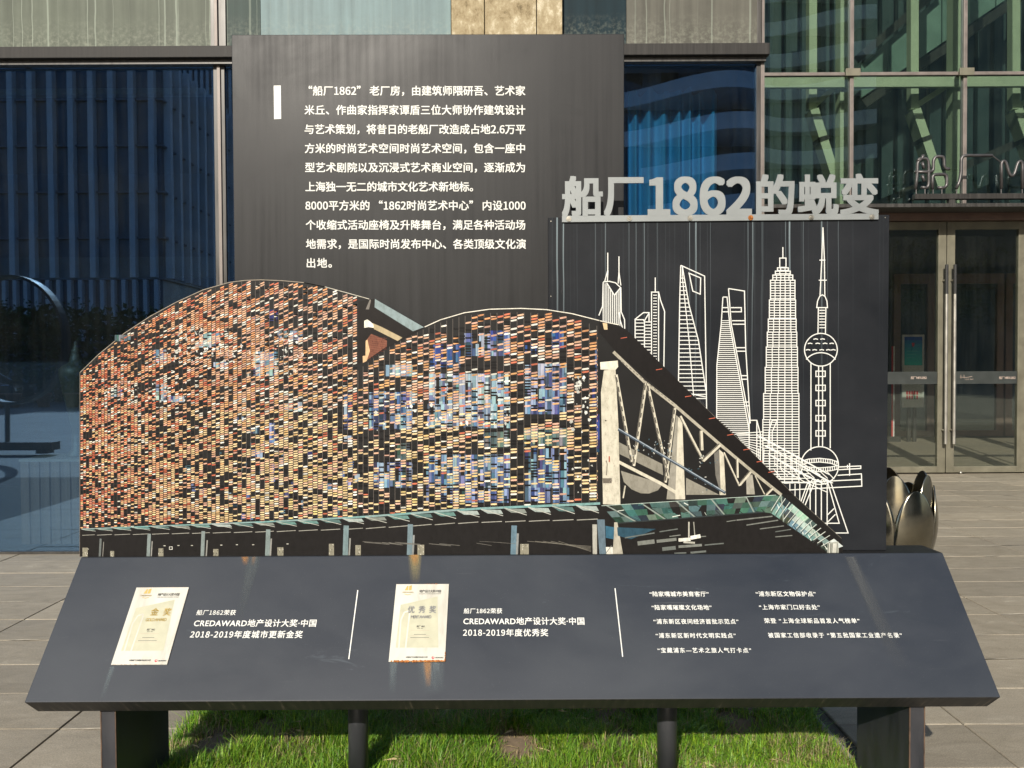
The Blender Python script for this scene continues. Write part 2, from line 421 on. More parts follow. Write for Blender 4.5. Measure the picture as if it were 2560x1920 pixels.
M = dict(
    panel=panel_paint(), skyline=skyline_paint(), desk=desk_paint(), edge=edge_paint(), leg=leg_paint(), ink=print_mat(),
    white=simple('white_lettering', (.62, .62, .575), .5, 0, .06, 8), black=simple('print_black', (.009, .0085, .008), .5, 0, .1, spec=.2),
    steel=simple('brushed_sign_steel', (.225, .24, .238), .5, .2, .07, 9, stretch=(1, 1, 1)),
    bolt=simple('bolt_metal', (.35, .33, .28), .35, .8, .3, 60),
    frame=simple('dark_bronze_frame', (.055, .052, .048), .4, .3, .3, 4, stretch=(8, 8, .6)),
    ledge=simple('weathered_ledge_metal', (.035, .033, .031), .55, 0, .35, 1, spec=.15, stretch=(40, 40, 1.5)),
    trim=simple('pinkish_aluminium_trim', (.17, .145, .13), .5, .2, .2, 6),
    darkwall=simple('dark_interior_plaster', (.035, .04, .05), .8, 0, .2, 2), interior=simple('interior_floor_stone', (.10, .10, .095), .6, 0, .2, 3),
    curtain=simple('teal_curtain_cloth', (.10, .50, .68), .8, 0, .10, 3, stretch=(6, 6, .6)),
    green=simple('pale_green_steel_paint', (.56, .62, .46), .6, 0, .08, 4), brass=simple('aged_brass', (.155, .145, .105), .5, .25, .2, 5),
    brown=simple('brown_bronze_frame', (.18, .12, .10), .45, .2, .15, 5), pipe=simple('gunmetal_pipe', (.085, .08, .08), .4, .5, .2, 12),
    petal=simple('polished_petal_steel', (.30, .28, .22), .2, 1, .35, 3.5, spec=.5), handle=simple('satin_handle_steel', (.4, .38, .34), .42, .8, .1, 8),
    weld=simple('dull_worn_rust', (.09, .055, .035), .8, 0, .5, 30),
    plain_black=simple('plain_black_finish', (.015, .015, .015), .6), wood=simple('brown_cabinet_wood', (.24, .15, .10), .6, 0, .3, 3, stretch=(9, 9, .4)),
    stone=stone(), paving=joint_paving(), concrete=concrete(), grass=grass_mat(), plate=plate_mat(), rust=rust_mat(),
    soil=simple('dry_soil', (.15, .11, .07), .95, 0, .4, 14, bump=.8), asphalt=simple('asphalt', (.06, .06, .06), .9, 0, .2, 5),
    pale=simple('pale_stone_cladding', (.62, .62, .62), .7, 0, .1, .6), shade=simple('dark_window_wall', (.11, .13, .16), .4, 0, .3, .4),
    leaf=simple('tree_leaves', (.06, .10, .03), .55, 0, .4, 2), bark=simple('bark', (.09, .07, .05), .9, 0, .3, 8),
    carpaint=simple('black_car_paint', (.012, .013, .016), .15, .2, .05), tyre=simple('tyre', (.02, .02, .02), .8), chrome=simple('chrome', (.7, .7, .7), .12, 1, .05),
    terracotta=simple('terracotta', (.36, .16, .09), .7, 0, .2, 5), stonegrey=simple('kerb_stone', (.27, .25, .22), .8, 0, .2, 12, bump=.3),
)
G = dict(
    blue=glass('blue_tinted_glass', (.66, .79, .88), (.33, .54, .82), .24, .006, .004, .012),
    green=glass('green_tinted_glass', (.82, .88, .84), (.66, .80, .82), .13, .006, .006, .02, (.2, .28, .23)),
    door=glass('clear_door_glass', (.90, .92, .90), (.8, .9, .85), .05, .004, .008, .01),
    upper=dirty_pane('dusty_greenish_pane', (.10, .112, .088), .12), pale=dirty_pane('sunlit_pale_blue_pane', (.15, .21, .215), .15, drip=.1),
    shade_toned=dirty_pane('shade_toned_pane', (.04, .058, .052), .12, drip=.3), teal=dirty_pane('dark_teal_pane', (.008, .02, .026), .1, 0),
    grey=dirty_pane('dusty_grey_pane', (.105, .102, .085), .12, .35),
    car=simple('car_window_glass', (.01, .012, .015), .05),
)
MP = {}
for k_, c_ in dict(gold=(.42, .30, .08), palegold=(.40, .39, .28), greyink=(.25, .25, .245), darkink=(.05, .05, .05), red=(.55, .04, .05), taupe=(.40, .33, .25)).items():
    MP[k_] = simple('plate_ink_' + k_, c_, .45, 0, .08, 30)

# ------------------------------------------------------------------ ground and paving
ground = obj('ground', [(-300, -300, -.03), (300, -300, -.03), (300, 300, -.03), (-300, 300, -.03)], [(0, 1, 2, 3)], M['paving'], kind='structure')
pave = obj('paved_plaza', boxv(-8, 14, 1.6, 16.2, -.05, -.014), BF, simple('joint_mortar', (.07, .064, .055), .95, 0, .3, 20), kind='structure')
slabm = {}
def slab_mesh(w, d):
    k = (round(w, 3), round(d, 3))
    if k in slabm: return slabm[k]
    g = .003; b = .004
    v = [(-w/2+g, -d/2+g, -.012), (w/2-g, -d/2+g, -.012), (w/2-g, d/2-g, -.012), (-w/2+g, d/2-g, -.012),
         (-w/2+g, -d/2+g, -b), (w/2-g, -d/2+g, -b), (w/2-g, d/2-g, -b), (-w/2+g, d/2-g, -b),
         (-w/2+g+b, -d/2+g+b, 0), (w/2-g-b, -d/2+g+b, 0), (w/2-g-b, d/2-g-b, 0), (-w/2+g+b, d/2-g-b, 0)]
    f = [(8, 9, 10, 11), (0, 1, 5, 4), (1, 2, 6, 5), (2, 3, 7, 6), (3, 0, 4, 7), (4, 5, 9, 8), (5, 6, 10, 9), (6, 7, 11, 10), (7, 4, 8, 11)]
    me = bpy.data.meshes.new('paving_slab'); me.from_pydata(v, [], f); me.materials.append(M['stone']); slabm[k] = me; return me
RH = .342; Y0 = 3.08 - RH * 3
xl = [-4.95, -3.9, -2.85, -1.84, -.79, .26, 1.31, 1.82, 2.83, 3.93, 5.0, 6.05, 7.1, 8.15, 9.2]
bed = (-1.31, 1.215, 2.15, 3.95)
rest = MB(); nsl = 0
for r in range(40):
    y = Y0 + r * RH + RH / 2
    for i in range(len(xl) - 1):
        a, b = xl[i], xl[i + 1]; xc = (a + b) / 2
        if y > 6.05 and xc < 1.9: continue
        if bed[2] - .2 < y < bed[3] and bed[0] < xc < bed[1] + .1: continue
        if bed[2] - .2 < y < bed[3]:
            if b > bed[0] and a < bed[0]: b = bed[0]
            if a < bed[1] and b > bed[1]: a = bed[1]
        w = b - a; xc = (a + b) / 2
        near = y < 10.6 and -1 < (xc * F_ / y) / 1280 + .0 and abs(xc * F_ / y) < 1600 and nsl < 290
        dz = rnd.uniform(-.0012, .0012)
        if near:
            o = bpy.data.objects.new('paving_slab', slab_mesh(w, RH)); COL.objects.link(o); o.parent = pave
            o.location = (xc, y, dz); o.rotation_euler = (rnd.uniform(-.0015, .0015), rnd.uniform(-.0007, .0007), 0); nsl += 1
        else:
            rest.box(a + .003, b - .003, y - RH/2 + .003, y + RH/2 - .003, -.012, dz)
rest.build('far_paving_slabs', M['stone'], pave, kind='stuff')

jl = MB(); rj = random.Random(8)
for k in range(420):      # pale mortar smears and chipped arrises along the joints
    rr_ = rj.randint(0, 24); y = Y0 + rr_ * RH; x = rj.uniform(-4.5, 7.5)
    if y > 6 and x < 1.9: continue
    if y < 3.95 and -1.4 < x < 1.3: continue
    L_ = rj.uniform(.04, .5); w_ = rj.uniform(.002, .006)
    jl.add([(x, y - w_, .0022), (x + L_ * .3, y - w_ * 1.6, .0022), (x + L_, y, .0022), (x + L_ * .5, y + w_ * 1.4, .0022)], [(0, 1, 2, 3)])
jl.build('mortar_smears', simple('pale_mortar', (.46, .41, .32), .9, 0, .3, 30), pave, kind='stuff')
# lawn bed
bed_t = thing('planting_bed', 'rectangular lawn bed with patchy bare soil under the information board', 'planting bed', (-.05, 3., 0))
def mound(x, y):
    ex = min(1, max(0, (x - bed[0]) / .12), max(0, (bed[1] - x) / .12)); ey = min(1, max(0, (y - bed[2]) / .12), max(0, (bed[3] - y) / .12))
    return .035 * min(ex, ey) + .012 * math.sin(x * 7.1 + 1) * math.cos(y * 8.3) * min(ex, ey)
nx_, ny_ = 60, 44; vs = []; fs = []
for j in range(ny_ + 1):
    for i in range(nx_ + 1):
        x = bed[0] + (bed[1] - bed[0]) * i / nx_; y = bed[2] + (bed[3] - bed[2]) * j / ny_
        vs.append((x, y, mound(x, y) + rnd.uniform(-.004, .004) + .004))
for j in range(ny_):
    for i in range(nx_):
        a = j * (nx_ + 1) + i; fs.append((a, a + 1, a + nx_ + 2, a + nx_ + 1))
obj('soil', vs, fs, M['soil'], bed_t, smooth=True)
for k in range(3):
    box('edging_stone', bed[1] + .002, bed[1] + .03, bed[2] + k * .6 + .003, bed[2] + (k + 1) * .6 - .003, -.01, .015, M['stonegrey'], bed_t)
rs = np.random.RandomState(3)
def vnoise(x, y, s, seed):
    r = np.random.RandomState(seed).rand(64, 64); X = x * s; Y = y * s
    xi = np.floor(X).astype(int); yi = np.floor(Y).astype(int); fx = X - xi; fy = Y - yi
    fx = fx * fx * (3 - 2 * fx); fy = fy * fy * (3 - 2 * fy); g = lambda a, b: r[a % 64, b % 64]
    return (g(xi, yi) * (1 - fx) + g(xi + 1, yi) * fx) * (1 - fy) + (g(xi, yi + 1) * (1 - fx) + g(xi + 1, yi + 1) * fx) * fy
NB = 200000
gx = rs.uniform(bed[0] - .01, bed[1] + .005, NB); gy = rs.uniform(bed[2], bed[3], NB)
dens = vnoise(gx, gy, 5, 1) * .6 + vnoise(gx, gy, 14, 2) * .4
# bare spots seen in the lawn
bare = np.zeros(NB)
for bx, by, br in ((.02, 2.84, .07), (-.02, 2.9, .05), (-1.12, 2.86, .10), (-1.05, 3.3, .12), (.83, 3.05, .05), (.28, 2.8, .04), (.98, 3.15, .05)):
    bare = np.maximum(bare, np.clip(1.4 - np.hypot(gx - bx, (gy - by) * .8) / br, 0, 1))
keep = (rs.rand(NB) < np.clip((dens - .2) * 3.4, .12, 1)) & (rs.rand(NB) > bare * .93)
gx, gy, dens, bare = gx[keep], gy[keep], dens[keep], bare[keep]; n = len(gx)
tuft = vnoise(gx, gy, 9, 5)
h = (.03 + .055 * tuft ** 1.3) * rs.uniform(.4, 1.45, n); h *= (1 - .5 * bare)
az = rs.uniform(0, 2 * np.pi, n); lean = rs.uniform(.15, 1.15, n); wd = rs.uniform(.0011, .0022, n)
dx, dy = np.cos(az), np.sin(az); px, py = -dy, dx
gz = np.array([mound(a, b) for a, b in zip(gx, gy)]) - .002
V = np.zeros((n, 5, 3), 'f'); bx = lean * h
for q, (t, wk) in enumerate(((0, 1), (0, -1), (.55, .8), (.55, -.8), (1, 0))):
    off = bx * t * t
    V[:, q, 0] = gx + dx * off + px * wd * wk; V[:, q, 1] = gy + dy * off + py * wd * wk
    V[:, q, 2] = gz + h * (t - .28 * lean * t * t)
base = wloc(bed_t); V -= np.array(base, 'f')
me = bpy.data.meshes.new('grass'); me.vertices.add(n * 5); me.vertices.foreach_set('co', V.ravel())
idx = np.arange(n)[:, None] * 5; lp = np.concatenate([idx + np.array([[0, 1, 3, 2]]), idx + np.array([[2, 3, 4]])], 1).astype('i')
me.loops.add(n * 7); me.loops.foreach_set('vertex_index', lp.ravel())
st = (np.arange(n)[:, None] * 7 + np.array([[0, 4]])).ravel().astype('i'); me.polygons.add(n * 2); me.polygons.foreach_set('loop_start', st)
me.polygons.foreach_set('loop_total', np.tile([4, 3], n).astype('i')); me.update()
dead = np.clip((rs.rand(n) < .07 + .5 * bare + .30 * (vnoise(gx, gy, 5, 9) > .60)), 0, 1)[:, None]
pch = vnoise(gx, gy, 3.3, 21)[:, None]; gcol = (np.array([[.09, .25, .018]]) * (1 - pch) + np.array([[.17, .32, .03]]) * pch) * rs.uniform(.5, 1.5, (n, 1)) + rs.rand(n, 1) ** 3 * np.array([[.24, .22, .02]])
gcol = gcol * (1 - dead) + np.array([[.40, .33, .17]]) * rs.uniform(.6, 1.1, (n, 1)) * dead
cc = np.ones((n, 7, 4), 'f'); cc[:, :, :3] = gcol[:, None, :]
ca = me.color_attributes.new('Col', 'FLOAT_COLOR', 'CORNER'); ca.data.foreach_set('color', cc.ravel())
me.materials.append(M['grass']); me.validate()
go = bpy.data.objects.new('grass', me); COL.objects.link(go); go.parent = bed_t; go['kind'] = 'stuff'

lt = MB(); rl = random.Random(6)
for k in range(420):      # dry leaves and straw lying in the grass
    x, y = rl.uniform(bed[0] + .02, bed[1] - .02), rl.uniform(2.5, 3.8); z = mound(x, y) + rl.uniform(.008, .03); a = rl.uniform(0, 6.28); L_ = rl.uniform(.01, .045); w_ = rl.uniform(.001, .005)
    ca_, sa_ = math.cos(a), math.sin(a)
    lt.add([(x - ca_ * L_, y - sa_ * L_, z), (x + sa_ * w_, y - ca_ * w_, z + .006), (x + ca_ * L_, y + sa_ * L_, z + .003), (x - sa_ * w_, y + ca_ * w_, z + .002)], [(0, 1, 2, 3)])
lt.build('dry_litter', simple('dry_straw', (.42, .33, .18), .8, 0, .4, 40), bed_t, kind='stuff')
# ------------------------------------------------------------------ glazed building (near, left)
YG = 6.05
gb = thing('glass_building', 'dark glazed building with metal ledge and concrete column behind the information board', 'building', (-5, YG, 0))
XR = DX(1648, YG); zb = DZ(1197, YG, 100); zl0 = DZ(124, YG, 560); zl1 = DZ(99, YG, 560)
ledge_y = YG - .1
lv = MB(); zl0 = DZ(122, ledge_y, 700); zl1 = DZ(97, ledge_y, 700); lx1 = DX(1662, ledge_y)
lv.box(-9, lx1, ledge_y, YG + .03, zl0, zl1); lv.build('ledge', M['ledge'], gb, bevel=.004)
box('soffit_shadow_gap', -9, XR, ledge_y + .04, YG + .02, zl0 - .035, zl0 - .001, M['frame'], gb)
def pane(x0, x1, z0, z1, mat, y=YG, name='window_pane', par=None, t=.012):
    return box(name, x0, x1, y, y + t, z0, z1, mat, par or gb)
X = lambda d: DX(d, YG)
top = zl0 - .036
m1, m2, m3 = X(471), X(480), X(490); zm = .02
pane(-3.2 - 5.7, m1 - 3.2 * 0 - .004, zm, top, G['blue'])
pane(m3 + .02, X(900), zm, top, G['blue']); pane(X(900) + .02, X(1330), zm, top, G['blue']); pane(X(1330) + .02, X(1632), zm, top, G['blue'])
box('base_rail', -9, XR, YG - .01, YG + .05, 0, zm - .001, M['frame'], gb)
def mullion(a, b, z0, z1, mat, pr=.02, name='mullion'): return box(name, a, b, YG - pr, YG + .06, z0, z1, mat, gb, bevel=.002)
mullion(m1, m2, zm, top, M['frame'], .015); mullion(m2, X(487), zm, top, M['trim'], .03); mullion(X(487), m3 + .018, zm, top, M['frame'], .015)
mullion(X(900), X(900) + .02, zm, top, M['frame']); mullion(X(1330), X(1330) + .02, zm, top, M['frame'])
mullion(X(1632), X(1640), zm, top, M['frame'], .02); mullion(X(1640), XR, zm, top, M['trim'], .03)
# glazing above the ledge
zt = 9.0; zA = zl1 + .002
for a, b, mt in ((-8.9, X(466), G['upper']), (X(499), X(572), G['shade_toned']), (X(572) + .003, X(979), G['pale']), (X(1219), X(1354), G['teal']), (X(1355), X(1634), G['grey'])):  # narrow pane beside the pale one: shade on the glazing put into its colour
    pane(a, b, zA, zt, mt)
for a, b, mt, pr in ((X(466), X(476), M['frame'], .01), (X(476), X(483), M['trim'], .035), (X(483), X(499), M['frame'], .015), (X(1634), X(1643), M['frame'], .01), (X(1643), XR, M['trim'], .03)):
    mullion(a, b, zA, zt, mt, pr)
# concrete column of three boards-formed slabs
cx = [X(981), X(1052), X(1162), X(1217)]
for i in range(3):
    box('concrete_column', cx[i] + .003, cx[i + 1] - .003, YG - .07 - .004 * i, YG + .3, zA, zt, M['concrete'], gb, bevel=.004)
# interior shell
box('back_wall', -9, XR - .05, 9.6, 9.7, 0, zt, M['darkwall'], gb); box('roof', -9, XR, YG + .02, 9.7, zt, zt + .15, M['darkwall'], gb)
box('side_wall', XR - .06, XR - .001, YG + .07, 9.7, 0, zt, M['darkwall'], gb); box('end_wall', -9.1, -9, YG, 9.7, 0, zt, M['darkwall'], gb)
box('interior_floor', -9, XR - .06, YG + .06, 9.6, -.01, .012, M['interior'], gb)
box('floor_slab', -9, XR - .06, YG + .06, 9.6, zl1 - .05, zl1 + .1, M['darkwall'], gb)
box('bulkhead', -9, X(1290), YG + .32, YG + .4, DZ(203, YG + .32, 300), zl0 - .08, simple('grey_green_bulkhead', (.30, .36, .30), .7), gb)
box('low_bulkhead', -9, X(1290), YG + 2.3, YG + 2.4, DZ(600, YG + 2.3, 300), DZ(555, YG + 2.3, 300), simple('dim_bulkhead', (.12, .13, .11), .7), gb)
# curtain
cv = []; cf = []; YC = YG + .4; xa, xb = DX(1357, YC), DX(1548, YC); NC = 160
for i in range(NC + 1):
    t = i / NC; x = xa + (xb - xa) * t; y = YC + .045 * math.sin(t * 44 + 1.3 * math.sin(t * 9)) + .02 * math.sin(t * 17)
    ztc = DZ(195, YC, 1450) + .02 * math.sin(t * 30) - .02 * abs(math.sin(t * 11))
    cv += [(x, y + .03 * math.sin(t * 13), .03), (x, y, 2.), (x, y * .999, ztc)]
for i in range(NC):
    for k in range(2): a = i * 3 + k; cf.append((a, a + 3, a + 4, a + 1))
cur = obj('curtain', cv, cf, M['curtain'], None, smooth=True); tag(cur, 'teal floor length curtain hanging inside the window right of the tall text panel', 'curtain')
# cabinet and brass urn seen through the left pane
YI = YG + .25
c0 = D(40, 985, YI); cab = thing('cabinet', 'brown slatted wooden cabinet standing inside the left window', 'cabinet', (c0.x + .35, YI + .2, .012))
ccx = (c0.x, DX(215, YI)); ns = 8; cz = DZ(992, YI, 100)
box('cabinet_body', ccx[0] + .01, ccx[1], YI + .02, YI + .4, .012, cz - .02, M['wood'], cab)
box('cabinet_top', ccx[0], ccx[1] + .01, YI, YI + .42, cz - .02, cz, simple('pale_wood_edge', (.4, .33, .24), .5), cab)
for i in range(ns):
    a = ccx[0] + (ccx[1] - ccx[0]) * i / ns
    box('slat', a + .012, a + (ccx[1] - ccx[0]) / ns - .006, YI + .002, YI + .018, .02, cz - .022, M['wood'], cab)
uc = D(166, 900, YI + .2); urn = thing('brass_urn', 'aged brass urn with stepped finial standing on the slatted cabinet', 'urn', (uc.x, YI + .2, cz))
hz = lambda y: DZ(y, YI + .2, 166) - cz; pxw = (YI + .2) / 1661
MB().lathe([(0, 0), (22*pxw, 0), (22*pxw, .02), (12*pxw, .06), (10*pxw, hz(930)), (20*pxw, hz(880)), (26*pxw, hz(850)), (33*pxw, hz(812)), (34*pxw, hz(798)), (26*pxw, hz(790)), (14*pxw, hz(783)), (11*pxw, hz(772))], (uc.x, YI + .2, cz)).build('urn_body', M['brass'], urn, smooth=True)
MB().lathe([(11*pxw, hz(772)), (10*pxw, hz(768)), (8*pxw, hz(760)), (9*pxw, hz(757)), (5*pxw, hz(753)), (5*pxw, hz(749)), (3*pxw, hz(747)), (4*pxw, hz(743)), (2*pxw, hz(738)), (0, hz(737))], (uc.x, YI + .2, cz)).build('finial', M['brass'], urn, smooth=True)

# ------------------------------------------------------------------ entrance hall (green glass, right)
YE = 10.25
hall = thing('entrance_hall', 'green glass entrance hall with pale green steel frames and brass coloured doors', 'building', (6, YE, 0))
XE = lambda d, y=400: DX(d, YE, y); ZE = lambda y, x=1950: DZ(y, YE, x)
zc0, zc1 = ZE(467), ZE(455); zh = ZE(160)
xs = [XR + .0, XE(1838, 300), XE(2082, 300), XE(2326, 300), XE(2570, 300)]
for i in range(4):
    a, b = xs[i] + .02, xs[i + 1] - .02
    pane(a, b, zc1 + .01, zh - .02, G['green'], YE, par=hall); pane(a, b, zh + .02, 12, G['green'], YE, par=hall)
for x in xs[1:]:
    box('mullion', x - .024, x + .024, YE - .03, YE + .05, zc1, 12, M['trim'], hall, bevel=.004)
    b = box('clamp_plate', x - .095, x + .095, YE - .07, YE - .032, zh - .042, zh + .055, M['brass'], hall, bevel=.003)
box('transom', XR, xs[-1], YE - .022, YE + .04, zh - .022, zh + .022, M['trim'], hall, bevel=.004)
box('canopy_edge', XR, xs[-1], YE - .12, YE + .1, zc1 - .045, zc1, M['frame'], hall); box('header', XR, xs[-1], YE - .07, YE + .1, ZE(478), zc1 - .046, M['brown'], hall)
# steel frames behind the glass
def steel(pts, w, d, Y):
    m = MB()
    for a, b in zip(pts[:-1], pts[1:]): m.bar(D(*a, Y), D(*b, Y), w, d)
    return m
Z3 = lambda x, y: ((1860 + x * .33751) * .86406, (y * .33751) * .86406)   # crop -> display pixels
YS = YE + .45
for k in range(3):
    dx = 830 * k
    y0 = DZ(460, YS, 1900)
    x1 = D(*Z3(742 + dx, 800), YS).x
    box('steel_column', x1 - .075, x1 + .075, YS - .05, YS + .12, zc1 + .13, 11, M['green'], hall, bevel=.006)
    xk = Z3(500 + dx - 90 * k * .9, 0)[0]
    a = D(xk, -300, YS + .25); b = D(xk, Z3(0, 815)[1], YS + .25); c = D(*Z3(680 + dx - 70 * k, 1400), YS + .25)
    m = MB(); m.bar(a, b, .11, .12); m.build('steel_post', M['green'], hall)
    m = MB(); m.bar(b + Vector((0, 0, -.02)), c, .12, .22); m.build('raking_strut', M['green'], hall)
    p, q = D(*Z3(500 + dx - 90 * k * .9, 800), YS + .25), D(*Z3(715 + dx, 610), YS + .05)
    m = MB(); m.bar(p, q, .075, .06); m.build('diagonal_brace', M['green'], hall)
    m = MB(); r1 = b.lerp(c, .36); r2 = b.lerp(c, .41); m.bar(r1, r2, .14, .25); m.build('strut_collar', M['frame'], hall)
zb_ = DZ(181, YS, 1950); box('steel_beam', XR + .1, xs[-1], YS - .12, YS - .055, zb_ - .085, zb_ + .085, M['green'], hall, bevel=.005)
# stair flights and balustrade glass deeper in the hall
YT = YE + 2.4
def flight(p, q, w, name, mat, d=.3):
    m = MB(); m.bar(D(*Z3(*p), YT), D(*Z3(*q), YT), w, d); return m.build(name, mat, hall)
flight((860, 420), (1420, -60), .12, 'stair_stringer', M['frame']); flight((860, 790), (2300, -190), .14, 'stair_stringer', M['frame'])
flight((930, 1540), (2500, 850), .12, 'stair_stringer', M['frame'])
gm = simple('lit_balustrade_panel', (.20, .30, .26), .35, 0, .3, 1.2)
for k in range(6):
    xa_, xb_ = 870 + k * 200, 1060 + k * 200
    ya = lambda x: 420 - (x - 860) * .857 + 60; yb = lambda x: 790 - (x - 860) * .68 - 60
    pts = [(xa_, yb(xa_)), (xb_, yb(xb_)), (xb_, ya(xb_)), (xa_, ya(xa_))]
    m = MB(); m.prism([D(*Z3(*p), YT + .05) for p in pts], (0, 1, 0), .03); m.build('balustrade_panel', gm, hall)
ribm = simple('dark_ribbed_panel', (.035, .06, .062), .5, 0, .15, 2)
for k in range(34):
    x = XR + .6 + k * .28; box('wall_rib', x, x + .2, YT + .9, YT + 1.0, zc1 + .13, 9, ribm, hall)
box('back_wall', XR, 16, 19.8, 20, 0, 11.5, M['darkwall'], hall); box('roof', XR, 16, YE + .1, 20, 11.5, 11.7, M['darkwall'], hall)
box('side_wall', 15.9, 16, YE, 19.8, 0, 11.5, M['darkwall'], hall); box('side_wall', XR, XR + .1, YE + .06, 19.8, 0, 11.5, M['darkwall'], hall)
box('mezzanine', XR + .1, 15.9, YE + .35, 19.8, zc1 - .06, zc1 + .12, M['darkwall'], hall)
# doors
ZD0 = .02; zdt = ZE(479)
def door(x0, x1, hx, side, lab):
    d = MB(); sw = XE(2045) - XE(2028); dt = thing_part('door', hall, lab)
    zr = ZE(1008) ; zr1 = ZE(496)
    box('door_stile', x0, x0 + sw, YE, YE + .06, ZD0, zdt, M['brass'], dt, bevel=.004); box('door_stile', x1 - sw, x1, YE, YE + .06, ZD0, zdt, M['brass'], dt, bevel=.004)
    box('door_rail', x0 + sw, x1 - sw, YE + .001, YE + .059, zr1, zdt, M['brass'], dt, bevel=.004); box('door_rail', x0 + sw, x1 - sw, YE + .001, YE + .059, ZD0, zr, M['brass'], dt, bevel=.004)
    pane(x0 + sw, x1 - sw, zr, zr1, G['door'], YE + .02, 'door_glass', dt)
    bz0, bz1 = ZE(830), ZE(803)
    box('film_band', x0 + sw + .002, x1 - sw - .002, YE + .012, YE + .019, bz0, bz1, simple('grey_film_band', (.035, .04, .038), .4, 0, .1), dt)
    m = MB(); m.tube([(hx, YE - .09, ZE(958)), (hx, YE - .09, ZE(637))], .02); m.build('door_handle', M['handle'], dt, smooth=False)
    m = MB(); m.tube([(hx, YE - .09, ZE(637)), (hx, YE - .09, ZE(574))], .021); m.build('handle_top', M['plain_black'], dt)  # upper length of the handle, coloured black
    m = MB()
    for yy in (607, 929): m.tube([(hx, YE - .09, ZE(yy)), (hx, YE, ZE(yy))], .012)
    m.build('handle_mount', M['handle'], dt)
    return dt
def thing_part(name, parent, lab=None):
    o = bpy.data.objects.new(name, None); COL.objects.link(o); o.parent = parent; o.empty_display_size = .1
    o.location = (0, 0, 0)
    if lab: o['label'] = lab
    return o
dw = XE(2046.5) ; W2 = XE(2219) - dw
dL = door(dw - W2, dw - .006, XE(2038), 1, None); dR = door(dw + .006, dw + W2, XE(2056), -1, None)
for i in (1, 2): door(dw + W2 * i + .012, dw + W2 * (i + 1), dw + W2 * i + .2, 1, None)
# writing on the film bands
pe = vplane(YE + .011)
pinkink = simple('band_lettering', (.42, .33, .28), .6)
c4 = lambda x, y: (2160 + x * .44593, 520 + y * .44593)
for (a, b, dd) in ((262, 352, dL), (757, 850, dR)):
    x0, yy = c4(a, 952); x1, _ = c4(b, 952); text('band_lettering', '船厂 MIFA 1862', pe, x0, x1, yy, 7.5, pinkink, dd, h=.001, bold=.01)
x0, yy = c4(566, 960); x1, _ = c4(612, 960); text('band_lettering', 'LULA BAR', pe, x0, x1, yy, 3.5, pinkink, dR, h=.001)
pr = Print(pe, .001); ik = (.42, .33, .28)
pr.line([c4(537, 948), c4(575, 950), c4(606, 944)], .9, ik); pr.line([c4(543, 935), c4(543, 957)], .9, ik); pr.line([c4(560, 934), c4(562, 955)], .9, ik)
pr.build('band_emblem', M['ink'], dR)
for xx in (1989, 2067):   # floor pivots on bottom rails
    p = D(xx if xx < 2046 else 2065 + 10, 1021, YE); m = MB(); m.lathe([(0, 0), (.02, .004), (.012, .012), (0, .016)], (0, 0, 0), 12)
    o = obj('pivot_cap', [(p.x + v[0], YE - v[2] - .001, p.z + v[1]) for v in m.v], m.f, M['handle'], dL if xx < 2046 else dR, smooth=True)
# inner doors and things inside
YN = 15.5
inner = thing('inner_doors', 'brown framed inner glass doors beyond the entrance vestibule', 'door', (8.5, YN, 0))
zz0, zz1 = DZ(948, YN, 2050), DZ(930, YN, 2050)
for a, b in ((1930, 2018), (2033, 2168), (2172, 2290)):
    xa, xb = DX(a, YN), DX(b, YN)
    box('door_rail', xa, xb, YN, YN + .08, 0.02, zz1, M['brown'], inner); box('door_stile', xa, xa + .14, YN, YN + .08, zz1, 3.1, M['brown'], inner)
    box('door_stile', xb - .14, xb, YN, YN + .08, zz1, 3.1, M['brown'], inner); box('door_rail', xa, xb, YN, YN + .08, 3.1, 3.3, M['brown'], inner)
    pane(xa + .14, xb - .14, zz1, 3.1, G['door'], YN + .03, 'door_glass', inner)
box('vestibule_floor', XR + .11, 15.85, YE + .07, 15.4, -.012, .001, M['stone'], hall)
box('hall_floor', XR + .11, 15.85, 15.6, 19.7, -.012, .003, M['interior'], hall)
YP = 14.6; pp = vplane(YP)
pst = thing('poster_stand', 'upright poster stand with teal night-sky poster inside the left door', 'poster', (DX(1975, YP), YP, 0))
def p4(x, y): return P(*c4(x, y), YP)
a, b = p4(222, 716), p4(330, 1118)
box('stand_frame', a.x - .02, b.x + .02, YP, YP + .03, b.z, a.z + .02, simple('poster_frame', (.5, .5, .48), .5), pst)
box('stand_leg', a.x + .1, a.x + .16, YP + .031, YP + .07, 0, b.z + .4, M['frame'], pst); box('stand_leg', b.x - .16, b.x - .1, YP + .031, YP + .07, 0, b.z + .4, M['frame'], pst)
pr = Print(pp, .004)
ql = lambda x0, y0, x1, y1: [c4(x0, y1), c4(x1, y1), c4(x1, y0), c4(x0, y0)]
for i in range(8):
    t = i / 7; pr.poly(ql(226, 722 + i * 20, 326, 722 + i * 20 + 20), (.02 + .02 * t, .10 + .42 * t ** .7, .42 + .03 * t))
pr.poly(ql(222, 882, 326, 1112), (.55, .55, .5)); pr.lay(.002)
for k in range(5):
    for j in range(2): pr.poly(ql(236 + k * 14, 1025 + j * 26, 246 + k * 14, 1046 + j * 26), (.5, .04, .05) if (k, j) != (3, 1) else (.1, .25, .15))
pr.poly([c4(266, 756), c4(283, 756), c4(280, 772), c4(274, 780), c4(269, 772)], (.6, .05, .08))
for k in range(3): pr.poly(ql(240, 800 + k * 18, 300 - k * 10, 804 + k * 18), (.1, .5, .5))
pr.build('poster', M['ink'], pst)
rb = thing('red_banner', 'narrow red and white roll-up banner behind the left door glass', 'banner', (DX(1934, YP), YP + .1, 0))
